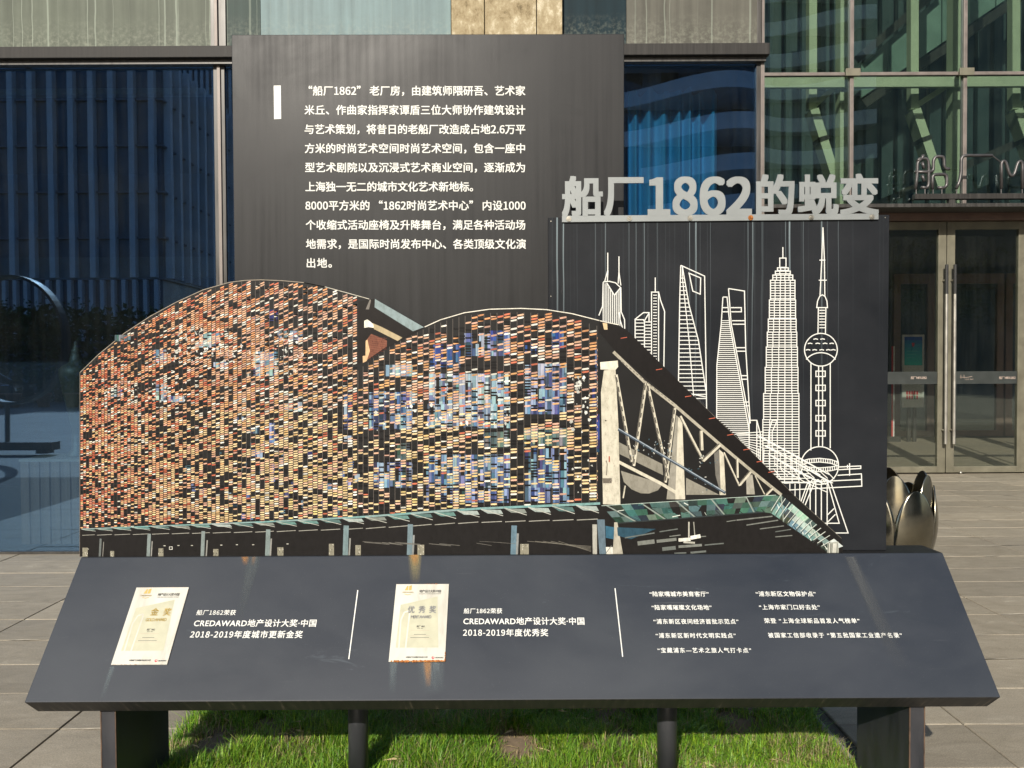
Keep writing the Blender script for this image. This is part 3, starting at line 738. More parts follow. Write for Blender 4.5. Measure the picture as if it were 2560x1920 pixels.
a, b = P(*c4(157, 775), YP + .1), P(*c4(172, 883), YP + .1)
box('banner_cloth', a.x, (a.x + b.x) / 2, YP + .1, YP + .12, .1, a.z, simple('red_cloth', (.45, .03, .03), .7), rb); box('banner_edge', (a.x + b.x) / 2 + .002, b.x, YP + .1, YP + .12, .1, a.z, simple('white_cloth', (.6, .6, .58), .7), rb); box('banner_base', a.x - .1, b.x + .1, YP + .05, YP + .17, 0, .1, M['frame'], rb)

# pipe lettering on a stand over the entrance
YQ = 9.9
ps = thing('pipe_letter_sign', 'bent steel pipe characters on a bar above the entrance doors', 'sign', tuple(Vector((D(2150, 455, YQ).x, YQ, zc1))))
def z3(x, y, Y=YQ): q = Z3(x, y); return D(q[0], q[1], Y)
def smoothpath(pts, r=.35):
    out = []
    for i, p in enumerate(pts):
        if 0 < i < len(pts) - 1:
            a, b = Vector(pts[i - 1]), Vector(pts[i + 1]); p = Vector(p)
            u = p.lerp(a, min(r, .06 / max(.01, (a - p).length))); w = p.lerp(b, min(r, .06 / max(.01, (b - p).length)))
            for t in (0, .25, .5, .75, 1): out.append(u.lerp(p, t).lerp(p.lerp(w, t), t))
        else: out.append(Vector(p))
    return out
strokes = [[(1328, 1148), (1320, 1172), (1285, 1200), (1282, 1300), (1270, 1400)], [(1285, 1195), (1300, 1175), (1355, 1175), (1368, 1200), (1368, 1370), (1355, 1392), (1312, 1388)],
           [(1265, 1274), (1380, 1274), (1402, 1262), (1402, 1190), (1420, 1160), (1475, 1160), (1482, 1185), (1482, 1235), (1500, 1252), (1522, 1250)],
           [(1320, 1200), (1334, 1250)], [(1318, 1296), (1336, 1345)], [(1395, 1400), (1395, 1310), (1410, 1292), (1490, 1292), (1502, 1310), (1502, 1370), (1485, 1392), (1435, 1390)],
           [(1572, 1398), (1595, 1345), (1608, 1280), (1608, 1180), (1625, 1152), (1838, 1152)],
           [(1906, 1398), (1906, 1210), (1920, 1192), (1940, 1200), (1965, 1290), (1985, 1305), (2003, 1290), (2028, 1205), (2048, 1192), (2062, 1210), (2062, 1398)],
           [(2140, 1398), (2140, 1192)], [(2230, 1398), (2230, 1192), (2330, 1192)], [(2230, 1290), (2310, 1290)], [(2390, 1398), (2430, 1200), (2460, 1192), (2510, 1398)], [(2405, 1330), (2495, 1330)]]
for s_ in strokes:
    MB().tube(smoothpath([z3(*p) for p in s_]), .020, 10).build('pipe_letter', M['pipe'], ps, smooth=True)
m = MB(); m.tube([z3(1838, 1152), z3(1906, 1205)], .008); m.build('link_rod', M['pipe'], ps)
for x in (1275, 1340, 1400, 1465, 1575, 1904, 2060, 2140, 2230, 2390, 2510):
    MB().tube([z3(x, 1396), z3(x, 1442)], .008, 6).build('letter_pin', M['pipe'], ps)
a, b = z3(1258, 1440), z3(2700, 1472)
box('letter_bar', a.x, z3(2600, 1440).x, YQ - .04, YQ + .04, b.z, a.z, M['ledge'], ps, bevel=.004)
a, b = z3(1510, 1472), z3(1555, 1560); box('bar_post', a.x, b.x, YQ - .03, YQ + .03, zc1, a.z - .001 - (a.z - b.z) * 0, M['frame'], ps)
a = z3(2340, 1472); box('bar_post', a.x, a.x + .1, YQ - .03, YQ + .03, zc1, a.z - .001, M['frame'], ps)
box('canopy_shelf', XR, xs[-1], YQ - .1, YE - .121, zc1 - .045, zc1 - .001, M['frame'], hall)

# ------------------------------------------------------------------ steel tulip sculpture
YU = 4.9
def tulip(cx, cy, k, name_label, group):
    t = thing('tulip_bollard', name_label, 'sculpture', (cx, cy, 0), group)
    def petal(ang, r0, H, wid, lean=0, tipin=0.):
        v = []; f = []; NU, NV = 12, 22
        for j in range(NV + 1):
            s = math.sin(j / NV * math.pi / 2)
            prof = r0 * (.55 + .55 * math.sin(min(1, s * 1.25) * math.pi / 2) - .22 * max(0, s - .55) ** 1.5 * 2)
            prof = prof + lean * s * s - tipin * s ** 4
            w = wid * (math.sin(min(1, .35 + s * .75) * math.pi / 2)) * max(0, 1 - max(0, (s - .38) / .62) ** 2) ** .5
            for i in range(NU + 1):
                u = (i / NU - .5) * 2; a = ang + u * w
                rr = prof * (1 + .0 * u * u); v.append((cx + rr * math.cos(a), cy + rr * math.sin(a), H * s))
        for j in range(NV):
            for i in range(NU): a = j * (NU + 1) + i; f.append((a, a + 1, a + NU + 2, a + NU + 1))
        o = obj('petal', v, f, M['petal'], t, smooth=True)
        sm_ = o.modifiers.new('thick', 'SOLIDIFY'); sm_.thickness = .006; sm_.offset = 0
    for i in range(6): petal(math.radians(-90 + 60 * i) + k, .242, .70 if i % 2 else .685, .62, .012, .008)
    for i in range(6): petal(math.radians(-60 + 60 * i) + k, .222, .775, .60, .012, .008)
    MB().lathe([(.17, 0), (.17, .03), (.13, .05), (.13, .1)], (cx, cy, 0)).build('bollard_base', M['frame'], t, smooth=True)
uc = D(1925, 1200, YU)
tulip(uc.x, YU, .15, 'polished steel tulip shaped bollard standing behind the right end of the board', None)

# ------------------------------------------------------------------ the information board
A_ = D(1106, 1512, 2.25); B_ = D(1106, 1199, 2.56); zA_, zB_ = A_.z, B_.z
STZ = .45
board = thing('information_board', 'charcoal metal information board with slanted lectern, brick building cut-out and skyline panel', 'information board', (0, 2.5, STZ))
box_top = DZ(1184, 2.69, 1985)
xl0, xl1 = D(52, 1520, 2.25).x, D(2162, 1505, 2.25).x
# lectern: cross-section swept along x
nrm = Vector((0, zB_ - zA_, -(2.56 - 2.25))).normalized()   # inward-down normal direction
E_ = (2.25 + nrm.y * .085, zA_ + nrm.z * .085)
sec = [(2.25, zA_), (2.56, zB_), (2.69, zB_ - .004), (2.69, zB_ - .2), E_]
v = [(xl0, y, z) for y, z in sec] + [(xl1, y, z) for y, z in sec]
f = [(0, 1, 6, 5), (1, 2, 7, 6), (2, 3, 8, 7), (3, 4, 9, 8), (4, 0, 5, 9), (4, 3, 2, 1, 0), (5, 6, 7, 8, 9)]
desk = obj('lectern', v, f, [M['desk'], M['edge'], M['panel']], board, bevel=.003)
desk.data.polygons[4].material_index = 1; desk.data.polygons[1].material_index = 2
dp = Plane((0, 2.25, zA_), (1, 0, 0), (0, .31, zB_ - zA_))
# legs
for a, b in ((218, 250), (1965, 1997)):
    xa, xb = DX(a, 2.33, 1560), DX(b, 2.33, 1560)
    y0, y1 = 2.33, 2.69; ze = lambda y: E_[1] + (y - E_[0]) / (2.69 - E_[0]) * ((zB_ - .2) - E_[1]) + .012
    v = [(xa, y0, 0), (xb, y0, 0), (xb, y1 - .001, 0), (xa, y1 - .001, 0), (xa, y0, ze(y0)), (xb, y0, ze(y0)), (xb, y1 - .001, ze(y1)), (xa, y1 - .001, ze(y1))]
    lg = obj('leg', v, BF, M['leg'], board, bevel=.002)
    m = MB(); m.box(xa - .02, xb + .02, y0 - .02, y1 + .02, 0.0005, .008); m.build('foot_plate', M['leg'], lg)
    m = MB(); m.box(xa - .0012, xa + .002, y0 - .0015, y0 + .003, .1, ze(y0) - .02); m.box(xb - .002, xb + .0012, y0 - .0015, y0 + .003, .1, ze(y0) - .02); m.build('worn_edge', M['weld'], lg)
for c in (773.5, 1441):
    x = DX(c, 2.6, 1560); m = MB(); r = .0335
    m.tube([(x, 2.6, 0), (x, 2.6, zA_ + .02)], r, 32, True)
    lg = m.build('post', M['leg'], board); lg.data.shade_smooth()
    q = MB(); q.lathe([(r + .035, .0), (r + .035, .008), (r, .009)], (x, 2.6, .03), 24); q.build('base_flange', M['leg'], lg)

# upright panels
YTx = 2.695; pT = vplane(YTx); pS = vplane(2.605); pM = vplane(2.575)
cs = [D(500, 75, YTx), D(1348.5, 73, YTx), D(1345.5, 800, YTx), D(509, 800, YTx)]
cs[2] = Vector((D(1345, 800, YTx).x, YTx, .35)); cs[3] = Vector((D(508, 800, YTx).x, YTx, .35))
m = MB(); m.prism([cs[3], cs[2], cs[1], cs[0]], (0, 1, 0), .03); tp = m.build('text_panel', M['panel'], board, bevel=.002)
cs = [D(1184, 470, 2.605), D(1921.5, 464, 2.605), D(1914.5, 1199, 2.605), D(1188, 1199, 2.605)]
for c in cs[2:]: c.z = zB_ - .001
m = MB(); m.prism([cs[3], cs[2], cs[1], cs[0]], (0, 1, 0), .022); sp_ = m.build('skyline_panel', M['skyline'], board, bevel=.0015)
# cut-out silhouette
ark1 = [(199.5, 1392), (199.7, 931.7), (245.5, 887), (311, 833), (376.6, 790), (442, 754.7), (507.7, 724.6), (573, 706), (612, 701), (652, 699.5), (704, 701.5), (760, 706.5), (812, 717), (860, 730), (923, 747.5), (937.5, 747.5),
        (1061, 817.7), (1100.5, 799.7), (1160.6, 782), (1224, 773), (1303, 771), (1366, 774), (1429.6, 784), (1508.7, 804), (1546.7, 812), (1561.8, 822.5), (1663, 921), (1771.8, 1027), (1875.5, 1125.8), (1984, 1237), (2103.6, 1346), (2107.7, 1384)]
sil = [pM.at(*p) for p in ark1]
sil[0].z = zB_ - .0005; sil[-1].z = zB_ - .0005
m = MB(); m.prism(sil[::-1], (0, 1, 0), .008); mural = m.build('mural_panel', M['black'], board)
# bright cut edge of the silhouette
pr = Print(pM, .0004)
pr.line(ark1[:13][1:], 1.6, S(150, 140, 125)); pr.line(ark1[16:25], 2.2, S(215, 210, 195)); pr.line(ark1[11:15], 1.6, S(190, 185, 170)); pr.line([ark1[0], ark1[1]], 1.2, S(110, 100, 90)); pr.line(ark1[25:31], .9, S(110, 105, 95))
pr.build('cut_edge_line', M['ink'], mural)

# ------------------------------------------------------------------ the printed brick building
R = random.Random(11)
def interp(tab, x):
    if x <= tab[0][0]: return tab[0][1]
    for (a, ya), (b, yb) in zip(tab[:-1], tab[1:]):
        if x <= b: return ya + (yb - ya) * (x - a) / (b - a)
    return tab[-1][1]
c5 = lambda x, y: (860 + x * .31646, 700 + y * .31646)
c1 = lambda x, y: (180 + x * .26221, 680 + y * .26221)
c6 = lambda x, y: (1380 + x * .35262, 1000 + y * .35262)
cf_ = lambda x, y: (1440 + x * .51840, 540 + y * .51840)
top1 = [p for p in ark1[1:13]] + [(893, 738)]
top2 = [(893, 930), c5(170, 670), c5(400, 500), c5(635, 385), c5(760, 330), c5(950, 275), c5(1150, 248), c5(1400, 240), c5(1600, 252), c5(1800, 285), c5(2040, 352)]
bot = [(205, 1322), (668, 1303), (900, 1291), (1180, 1270), (1503, 1256)]
shade_ = S(26, 22, 20)
bp = Print(pM, .0004, 3e-7)
# window patches behind the bricks
patches = [((680, 510), (920, 690), 'b'), ((950, 420), (1310, 600), 'm'), ((1150, 400), (1310, 480), 'b'), ((820, 510), (900, 650), 'b'), ((670, 740), (1310, 1000), 'l'), ((660, 980), (1310, 1170), 'l'), ((1430, 660), (1760, 860), 'l'), ((1560, 680), (1760, 1050), 'm'),
           ((1430, 860), (1760, 1060), 'm'), ((1420, 1170), (1765, 1310), 'g'), ((1430, 1330), (1770, 1640), 'm'), ((1430, 500), (1520, 580), 'b'), ((1640, 400), (1750, 540), 'b'), ((650, 1380), (1310, 1640), 'm'), ((330, 670), (560, 760), 'l'), ((200, 880), (560, 1180), 'm'),
           ((200, 1440), (540, 1640), 'm'), ((0, 900), (60, 1180), 'm'), ((1100, 1190), (1300, 1320), 'g'), ((420, 1290), (540, 1420), 'g'), ((1960, 540), (2000, 1000), 'b'), ((1960, 1060), (2020, 1360), 'b'), ((1430, 1640), (1780, 1760), 'm'), ((650, 1650), (1300, 1760), 'm'), ((0, 1230), (60, 1280), 'l')]
pal = dict(b=[(40, 70, 130), (28, 46, 88), (62, 88, 132), (24, 32, 50)], m=[(100, 120, 150), (78, 98, 132), (130, 150, 172), (58, 74, 108), (44, 54, 74)], l=[(140, 160, 172), (118, 138, 156), (158, 174, 182), (98, 118, 140), (72, 86, 100)], g=[(95, 110, 110), (70, 85, 85), (55, 70, 75), (120, 130, 125)])
def cell(x0, y0, x1, y1, kind, conv, pr_):
    x = x0
    while x < x1:
        w = R.uniform(16, 34); y = y0
        while y < y1:
            h = R.uniform(45, 190)
            if R.random() < .86:
                c = S(*[min(255, max(0, v + R.randint(-12, 12))) for v in R.choice(pal[kind])])
                xx, yy = min(x + w - 1.5, x1), min(y + h - 1.2, y1)
                pr_.poly([conv(x, yy), conv(xx, yy), conv(xx, y), conv(x, y)], c)
            y += h
        x += w
for (a, b), (c, d), k in patches: cell(a, b, c, d, k, c5, bp)
for (a, b, c, d, k) in ((380, 600, 560, 660, 'g'), (1180, 580, 1420, 720, 'l'), (1880, 360, 1960, 470, 'b'), (1700, 420, 1760, 460, 'b'), (1730, 760, 1960, 990, 'l'), (780, 740, 900, 860, 'l'), (800, 1060, 900, 1230, 'l'), (1350, 860, 1480, 920, 'l'), (340, 1120, 480, 1190, 'l'), (900, 1180, 1080, 1240, 'm'), (1560, 1380, 1640, 1420, 'm'), (1680, 1480, 1780, 1540, 'm'), (1880, 1440, 1960, 1640, 'm'), (2030, 1240, 2200, 1330, 'l'), (1960, 560, 2200, 660, 'l')):
    cell(a, b, c, d, k, c1, bp)
for _ in range(46):  # lower windows of the brick screen
    x = R.uniform(460, 890); y = R.uniform(1090, 1285); w = R.uniform(5, 14); h = R.uniform(8, 24)
    bp.poly([(x, y + h), (x + w, y + h), (x + w, y), (x, y)], S(*[v + R.randint(-12, 12) for v in R.choice(pal['m'])]))
def frag(n, x0, y0, x1, y1, conv, pr_):
    for _ in range(n):
        x, y = R.uniform(x0, x1), R.uniform(y0, y1); k = R.randint(3, 5); r = R.uniform(4, 20); a0 = R.random() * 6
        p = [conv(x + r * R.uniform(.4, 1) * math.cos(a0 - i * 6.28 / k), y + r * R.uniform(.4, 1.3) * math.sin(a0 - i * 6.28 / k)) for i in range(k)]
        g = R.randint(150, 225); pr_.poly(p[::1], S(g, g, g - 8))
bp.lay(.0002)
frag(90, 1000, 540, 1500, 780, c1, bp); frag(80, 1600, 600, 2200, 1000, c1, bp); frag(60, 300, 1050, 1100, 1250, c1, bp); frag(60, 750, 720, 1600, 900, c1, bp)
frag(36, 1770, 760, 1940, 1240, c5, bp); frag(30, 180, 930, 700, 1200, c5, bp); frag(20, 700, 1060, 1300, 1180, c5, bp); frag(16, 1780, 1400, 1990, 1700, c5, bp)
bp.build('printed_windows', M['ink'], mural)
bp = Print(pM, .0009)
def bricks(x0, x1, topf, yh, xv, pitch, wtab, corr, fill):
    x = x0; col = 0
    while x < x1:
        jit = R.uniform(-.05, .05); cf = R.gauss(0, .04)
        w = interp(wtab, x); xr = min(x + w, x1)
        s = corr(x) ; 
        yt, yb_ = topf(x + w / 2) + 7, interp(bot, x + w / 2) - 2
        k0 = (yh - yb_) / s; k1 = (yh - yt) / s
        k = math.ceil(k0 * 2) / 2 + (.5 if col % 2 else 0)
        kk = math.floor(k)
        bp.poly([(x - .35, yb_ + 1), (x + .35, yb_ + 1), (x + .35, yt - 3), (x - .35, yt - 3)], S(120, 112, 105) if x > 600 else S(80, 72, 66))
        last = False
        while kk < k1:
            n1 = math.sin(kk * .31 + x * .021) * math.sin(x * .053 - kk * .17) + .6 * math.sin(x * .017 + kk * .05)
            pf = fill + .15 * n1 + cf + (.03 if last else -.03); last = False
            if R.random() < pf:
                last = True; yk = yh - kk * s - (s * .5 if col % 2 else 0) - jit * s
                sl = -(yh - yk) / (x - xv)    # screen slope of the course
                hh = s * .68
                fade = min(1, max(0, (x - 200) / 500)); low = min(1, max(0, (yk - 800) / 500))
                u = R.random()
                if u < .19: c = (232, 226, 206)
                elif u < .33: c = (222, 158, 128)
                elif u < .68: c = (240, 176, 112 + 20 * fade)
                else: c = (236 - 4 * low, 132 + 60 * low * fade + 14 * fade, 80 + 30 * low)
                if R.random() < .10 + .12 * (1 - fade): c = (222, 100, 62)
                if low > .45 and R.random() < .45 * fade + .1: c = (242, 202, 134)
                g = R.uniform(.80, 1.04); me_ = sum(c) / 3; sa = .82 - .12 * fade; c = S(*[min(255, (me_ + (v - me_) * sa) * g) for v in c])
                e = w * .12; y1 = yk; xl_, xr_ = x + .6, xr - .3
                Y_ = lambda xx: y1 + sl * (xx - x)
                bp.poly([(xl_, Y_(xl_) + hh * .5), (xl_ + e, Y_(xl_) + hh * .9), (xr_ - e, Y_(xr_) + hh * .9), (xr_, Y_(xr_) + hh * .5), (xr_, Y_(xr_) + hh * .2), (xr_ - e, Y_(xr_)), (xl_ + e, Y_(xl_)), (xl_, Y_(xl_) + hh * .3)], c)
            elif R.random() < .35:
                yk = yh - kk * s; bp.poly([(x + .6, yk + s * .6), (xr - .3, yk + s * .6), (xr - .3, yk), (x + .6, yk)], S(18,16,16))
            kk += 1
        x += w; col += 1
bricks(201, 893, lambda x: interp(top1, x), 1352, -1250, 4.9, [(200, 7.2), (400, 9.5), (700, 12), (900, 12.8)], lambda x: 4.25 + (x - 200) * .0030, .66)
bricks(895, 1494, lambda x: interp(top2, x), 1345, -2500, 6.6, [(893, 12.8), (1200, 16), (1490, 19.4)], lambda x: 6.3 + (x - 893) * .0018, .46)
bp.build('printed_bricks', M['ink'], mural, kind='stuff')

# roof piece between arches, trusses, canopy
bp = Print(pM, .0012, 3e-6)
T5 = lambda L: [c5(*p) for p in L]
def poly(conv, L, c):
    pts = [conv(*p) for p in L]
    a = sum(p[0] * q[1] - q[0] * p[1] for p, q in zip(pts, pts[1:] + pts[:1]))
    bp.poly(pts if a < 0 else pts[::-1], S(*c))
poly(c5, [(112, 170), (110, 660), (640, 372), (245, 150), (205, 152)], (26,22,20)); bp.lay(.0001)
poly(c5, [(245, 150), (242, 216), (545, 405), (632, 373)], (128, 143, 144)); poly(c5, [(226, 340), (238, 388), (425, 482), (462, 455), (300, 372)], (168, 152, 120))
poly(c5, [(160, 322), (185, 312), (210, 330), (232, 350), (236, 378), (195, 372), (160, 378)], (225, 222, 205)); poly(c5, [(182, 470), (215, 425), (340, 478), (338, 525), (178, 635)], (118, 74, 58)); poly(c5, [(172, 480), (186, 470), (205, 560), (180, 640), (150, 655), (148, 600), (170, 598)], (205, 170, 130))
poly(c5, [(205, 152), (172, 232), (198, 232), (214, 160)], (110, 105, 98)); bp.lay(.0001)
for j in range(11):
    y = 440 + j * 17; bp.line([c5(205 + j * .5, y + 6), c5(338 - max(0, j - 5) * 26, y + 22)], .9, S(95, 50, 40))
for j in range(30):
    x, y = R.uniform(210, 330), R.uniform(450, 560)
    if y < 640 - (x - 180) * .6: bp.line([c5(x, y), c5(x, y + 12)], .7, S(90, 48, 40))
# dark roof wing and concrete frame at the right
poly(cf_, [(112, 500), (122, 520), (150, 522), (240, 545), (1050, 1345), (985, 1340), (180, 640), (112, 560)], (22,19,18))
bp.lay(.0001)
cream, grey_, mid = (190, 184, 166), (150, 146, 132), (160, 154, 138)
poly(cf_, [(128, 515), (150, 518), (152, 548), (135, 548)], (205, 180, 140))
poly(cf_, [(134, 745), (190, 738), (204, 1000), (214, 1392), (130, 1392), (120, 850)], cream); poly(cf_, [(116, 705), (201, 697), (203, 728), (190, 742), (118, 740)], (212, 206, 188))
def L(pts, w, c, conv=cf_): bp.line([conv(*p) for p in pts], w * .518, S(*c))
poly(cf_, [(206, 1090), (416, 1196), (420, 1250), (206, 1146)], (128, 124, 112)); poly(cf_, [(530, 1262), (690, 1344), (530, 1344)], (132, 128, 116))
poly(cf_, [(216, 1228), (418, 1292), (395, 1322), (352, 1338), (312, 1337), (268, 1318), (230, 1282)], (132, 128, 116))
bp.lay(.0001)
poly(cf_, [(482, 960), (512, 985), (526, 1366), (436, 1366)], cream); poly(cf_, [(482, 960), (492, 970), (478, 1366), (436, 1366)], (140, 136, 124)); poly(cf_, [(690, 1125), (712, 1145), (722, 1345), (692, 1345)], cream); poly(cf_, [(665, 1145), (690, 1125), (698, 1345), (672, 1250)], (105, 102, 95)); poly(cf_, [(820, 1258), (850, 1245), (862, 1342), (822, 1342)], (150, 146, 134)); bp.lay(.0001)
L([(180, 655), (330, 800)], 15, mid); L([(330, 800), (482, 918)], 15, mid); L([(478, 915), (690, 1098), (845, 1228), (990, 1345)], 14, mid)
L([(206, 1186), (410, 1290), (502, 1345)], 15, cream)
for a, b, w in (((193, 765), (268, 1186), 15), ((336, 805), (277, 1205), 16), ((343, 805), (412, 1120), 14), ((412, 1120), (445, 1265), 14), ((476, 925), (430, 1285), 15), ((502, 965), (614, 1182), 13), ((694, 1102), (612, 1180), 17), ((602, 1035), (606, 1130), 17), ((712, 1140), (787, 1302), 9), ((842, 1232), (788, 1296), 15), ((776, 1170), (778, 1262), 12), ((862, 1252), (908, 1342), 6), ((948, 1312), (915, 1345), 12), ((236, 1300), (226, 1360), 8)):
    L([a, b], w, cream)
    n_ = math.hypot(b[0] - a[0], b[1] - a[1]); ox_, oy_ = (b[1] - a[1]) / n_ * w * .33, -(b[0] - a[0]) / n_ * w * .33
    L([(a[0] - ox_, a[1] - oy_), (b[0] - ox_, b[1] - oy_)], w * .3, (84, 80, 72))
bp.lay(.0001)
for a, b in (((193, 765), (268, 1186)), ((336, 805), (277, 1205)), ((343, 805), (445, 1265)), ((476, 925), (430, 1285))):   # lattice openings
    n = 9
    for k in range(n):
        t0, t1 = (k + .25) / n, (k + .78) / n; L([(a[0] + (b[0] - a[0]) * t0, a[1] + (b[1] - a[1]) * t0), (a[0] + (b[0] - a[0]) * t1, a[1] + (b[1] - a[1]) * t1)], 4.5, (60, 56, 52))
for k in range(16):
    t0, t1 = k / 16, (k + .6) / 16; L([(206 + 120 * t0 * 2.25, 690 + t0 * 222), (206 + 120 * t1 * 2.25, 690 + t1 * 222)], 3, (90, 86, 78))
L([(203, 1028), (460, 1180), (720, 1335)], 13, (62, 72, 82)); bp.lay(.0001); L([(203, 1025), (460, 1177), (716, 1330)], 4, (150, 160, 168))
L([(145, 1180), (150, 1195), (147, 1250)], 3, (70, 60, 55)); L([(160, 1158), (160, 1186)], 6, (150, 70, 50)); poly(cf_, [(128, 1264), (172, 1264), (172, 1288), (130, 1288)], (105, 98, 88)); L([(140, 985), (146, 988)], 6, (60, 50, 45))
for _ in range(50):
    x, y = R.uniform(138, 200), R.uniform(760, 1380); L([(x, y), (x + R.uniform(-4, 4), y + R.uniform(2, 9))], 1.6, (150, 142, 128))
for p in ((215, 590), (385, 742), (525, 872), (640, 978), (728, 1057), (806, 1128), (870, 1186), (926, 1236)): L([p, (p[0] + 30, p[1] - 5)], 3.4, (178, 92, 70))
for _ in range(55):
    x, y = R.uniform(260, 470), R.uniform(1080, 1160)
    if R.random() < .5: x, y = R.uniform(540, 690), R.uniform(1150, 1330)
    L([(x, y), (x + R.uniform(-9, 9), y + R.uniform(-8, 8))], R.uniform(2, 5), R.choice([(120, 130, 135), (185, 185, 178), (70, 95, 105)]))
# black understorey
bp.lay(.0001)
und = [(201, 1391), (201, 1325), (668, 1306), (900, 1294), (1180, 1273), (1503, 1260), (1560, 1262), (1700, 1262), (1950, 1243), (1990, 1250), (2100, 1352), (2104, 1391)]
bp.poly(und[::-1][::-1] if False else [(x, y) for x, y in und], S(27,25,24)); bp.lay(.0001)
# glass canopy, left run
for k in range(24):
    t = k / 24; x = 205 + (1500 - 205) * t ** 1.12; x2 = 205 + (1500 - 205) * ((k + 1) / 24) ** 1.12; y = interp(bot, x); y2 = interp(bot, x2); s = 4 + 13 * t; w = x2 - x
    bp.poly([(x, y + s * .35), (x2, y2 + s * .3), (x2, y2 - 1), (x, y - 1)], S(125 + R.randint(-15, 15), 150, 148)); 
    bp.lay(.00001)
    bp.poly([(x + w * .3, y + s), (x + w * .95, y2 + s * 1.25), (x + w * .85, y2 + s * .55), (x, y + s * .3)], S(*R.choice([(95, 128, 122), (150, 160, 155), (80, 105, 102), (120, 125, 118)])))
    bp.line([(x, y + s * .2), (x + w * .95, y + s * 1.4)], .9 + t, S(175, 175, 165)); bp.lay(.00001)
    bp.line([(x + 2, y + s * 1.7 + 9 + 4 * t), (x + w * .9, y2 + s * 1.7 + 9 + 4 * t)], 1.3 + .8 * t, S(150, 148, 138))
c1b = lambda x, y: (180 + x * .32550, 1240 + y * .32550); c2b = lambda x, y: (820 + x * .32550, 1240 + y * .32550)
for conv, x, yt, w, c in ((c1b, 225, 325, 16, (95, 100, 98)), (c1b, 597, 288, 26, (120, 130, 128)), (c1b, 1012, 268, 28, (120, 130, 128)), (c1b, 1510, 255, 34, (118, 130, 128)), (c1b, 2108, 225, 40, (110, 128, 130)), (c2b, 634, 215, 40, (105, 122, 128)), (c2b, 1430, 225, 42, (95, 118, 130)),
                          (c1b, 248, 350, 6, (120, 118, 112)), (c1b, 620, 345, 9, (135, 134, 128)), (c1b, 1042, 338, 10, (135, 134, 128)), (c1b, 1533, 325, 12, (135, 134, 128)), (c1b, 2138, 322, 12, (135, 134, 128)), (c2b, 660, 298, 14, (130, 132, 130)), (c2b, 1458, 285, 16, (130, 132, 130))):
    bp.line([conv(x, yt), conv(x - 8, 465)], w * .3255, S(*c))
for conv, x0, y0, x1, y1 in ((c1b, 85, 395, 125, 468), (c1b, 298, 420, 328, 468), (c1b, 668, 400, 706, 468), (c1b, 1088, 405, 1128, 468), (c1b, 1580, 392, 1626, 466), (c1b, 1975, 365, 2012, 462), (c2b, 10, 365, 48, 460), (c2b, 212, 375, 254, 458), (c2b, 688, 372, 740, 452), (c2b, 1476, 366, 1542, 448)):
    poly(conv, [(x0, y1), (x1, y1), (x1, y0), (x0, y0)], (132, 128, 112)); bp.lay(.00001)
    for _ in range(7):
        x, y = R.uniform(x0, x1), R.uniform(y0, y1); bp.line([conv(x, y), conv(x + R.uniform(-10, 10), y + R.uniform(3, 14))], 1.2, S(*R.choice([(60, 56, 50), (200, 196, 180)])))
for conv, x0, y0 in ((c1b, 715, 380), (c1b, 822, 378), (c1b, 925, 378), (c1b, 1150, 375), (c1b, 1270, 372), (c1b, 1395, 372), (c1b, 1658, 366)): bp.line([conv(x0 - 8, y0), conv(x0 + 8, y0)], 1.8, S(190, 188, 175))
q = [c1b(752, 388), c1b(774, 388), c1b(774, 408), c1b(752, 408), c1b(752, 388)]; bp.line(q, 1.3, S(210, 208, 198))
for k in range(14):
    a, b = R.uniform(260, 1350), R.uniform(345, 365); bp.line([c2b(a, b), c2b(a + R.uniform(80, 220), b + R.uniform(8, 22))], R.uniform(.6, 1.4), S(105, 102, 95))
for k in range(5): bp.line([c2b(1530 + 60 * k, 345), c2b(2020, 385 + 10 * k)], 1, S(110, 106, 96))
# right canopy glass
def band(t, s):   # t along, s across (crop6 coords)
    if t < .72: u = t / .72; ax, ay = 350 + u * 1270, 748 - u * 78; bx, by = 460 + u * 1075, 872 - u * 82
    else: u = (t - .72) / .28; ax, ay = 1620 + u * 440, 670 + u * 365; bx, by = 1535 + u * 415, 790 + u * 285
    return c6(ax + (bx - ax) * s, ay + (by - ay) * s)
NT = 26
for k in range(NT):
    t0, t1 = k / NT, (k + 1) / NT
    for j in range(3):
        s0, s1 = j / 3, (j + 1) / 3
        if R.random() < .12: continue
        c = R.choice([(66, 92, 86), (74, 98, 92), (58, 82, 77), (88, 110, 103), (40, 54, 52), (70, 94, 88)]) if t0 < .72 else R.choice([(160, 178, 168), (110, 140, 134), (70, 84, 82), (190, 196, 185), (52, 58, 56)])
        bp.poly([band(t0, s1), band(t1 + R.uniform(0, .03) * (t1 < .66), s1), band(t1 + R.uniform(0, .02) * (t1 < .66), s0), band(t0, s0)], S(*[v + R.randint(-10, 10) for v in c]))
bp.lay(.0001)
for k in range(6): 
    t = .02 + k * .14; bp.line([band(t, 0), band(min(1, t + .07), 1)], 3.2, S(130, 138, 130)); bp.line([band(t + .01, 0), band(min(1, t + .08), 1)], 1.2, S(38, 40, 40))
for _ in range(40):
    t, s = R.random(), R.random(); bp.line([band(t, s), band(min(1, t + R.uniform(.01, .04)), min(1, s + R.uniform(-.1, .3)))], R.uniform(.8, 2), S(*R.choice([(215, 220, 210), (35, 38, 38), (70, 110, 105)])))
bp.line([band(i / 20, 1) for i in range(15)], 3, S(45, 50, 50)); bp.line([band(i / 20, 0) for i in range(15)], 1.3, S(170, 185, 175))
bp.lay(.0001)
for k in range(14):
    t = .72 + k * .02; bp.line([band(t, .15), band(t + .012, 1.05)], 1.8, S(60, 66, 64)); bp.line([band(t, 0), band(t + .004, .9)], 1.5, S(200, 205, 195))
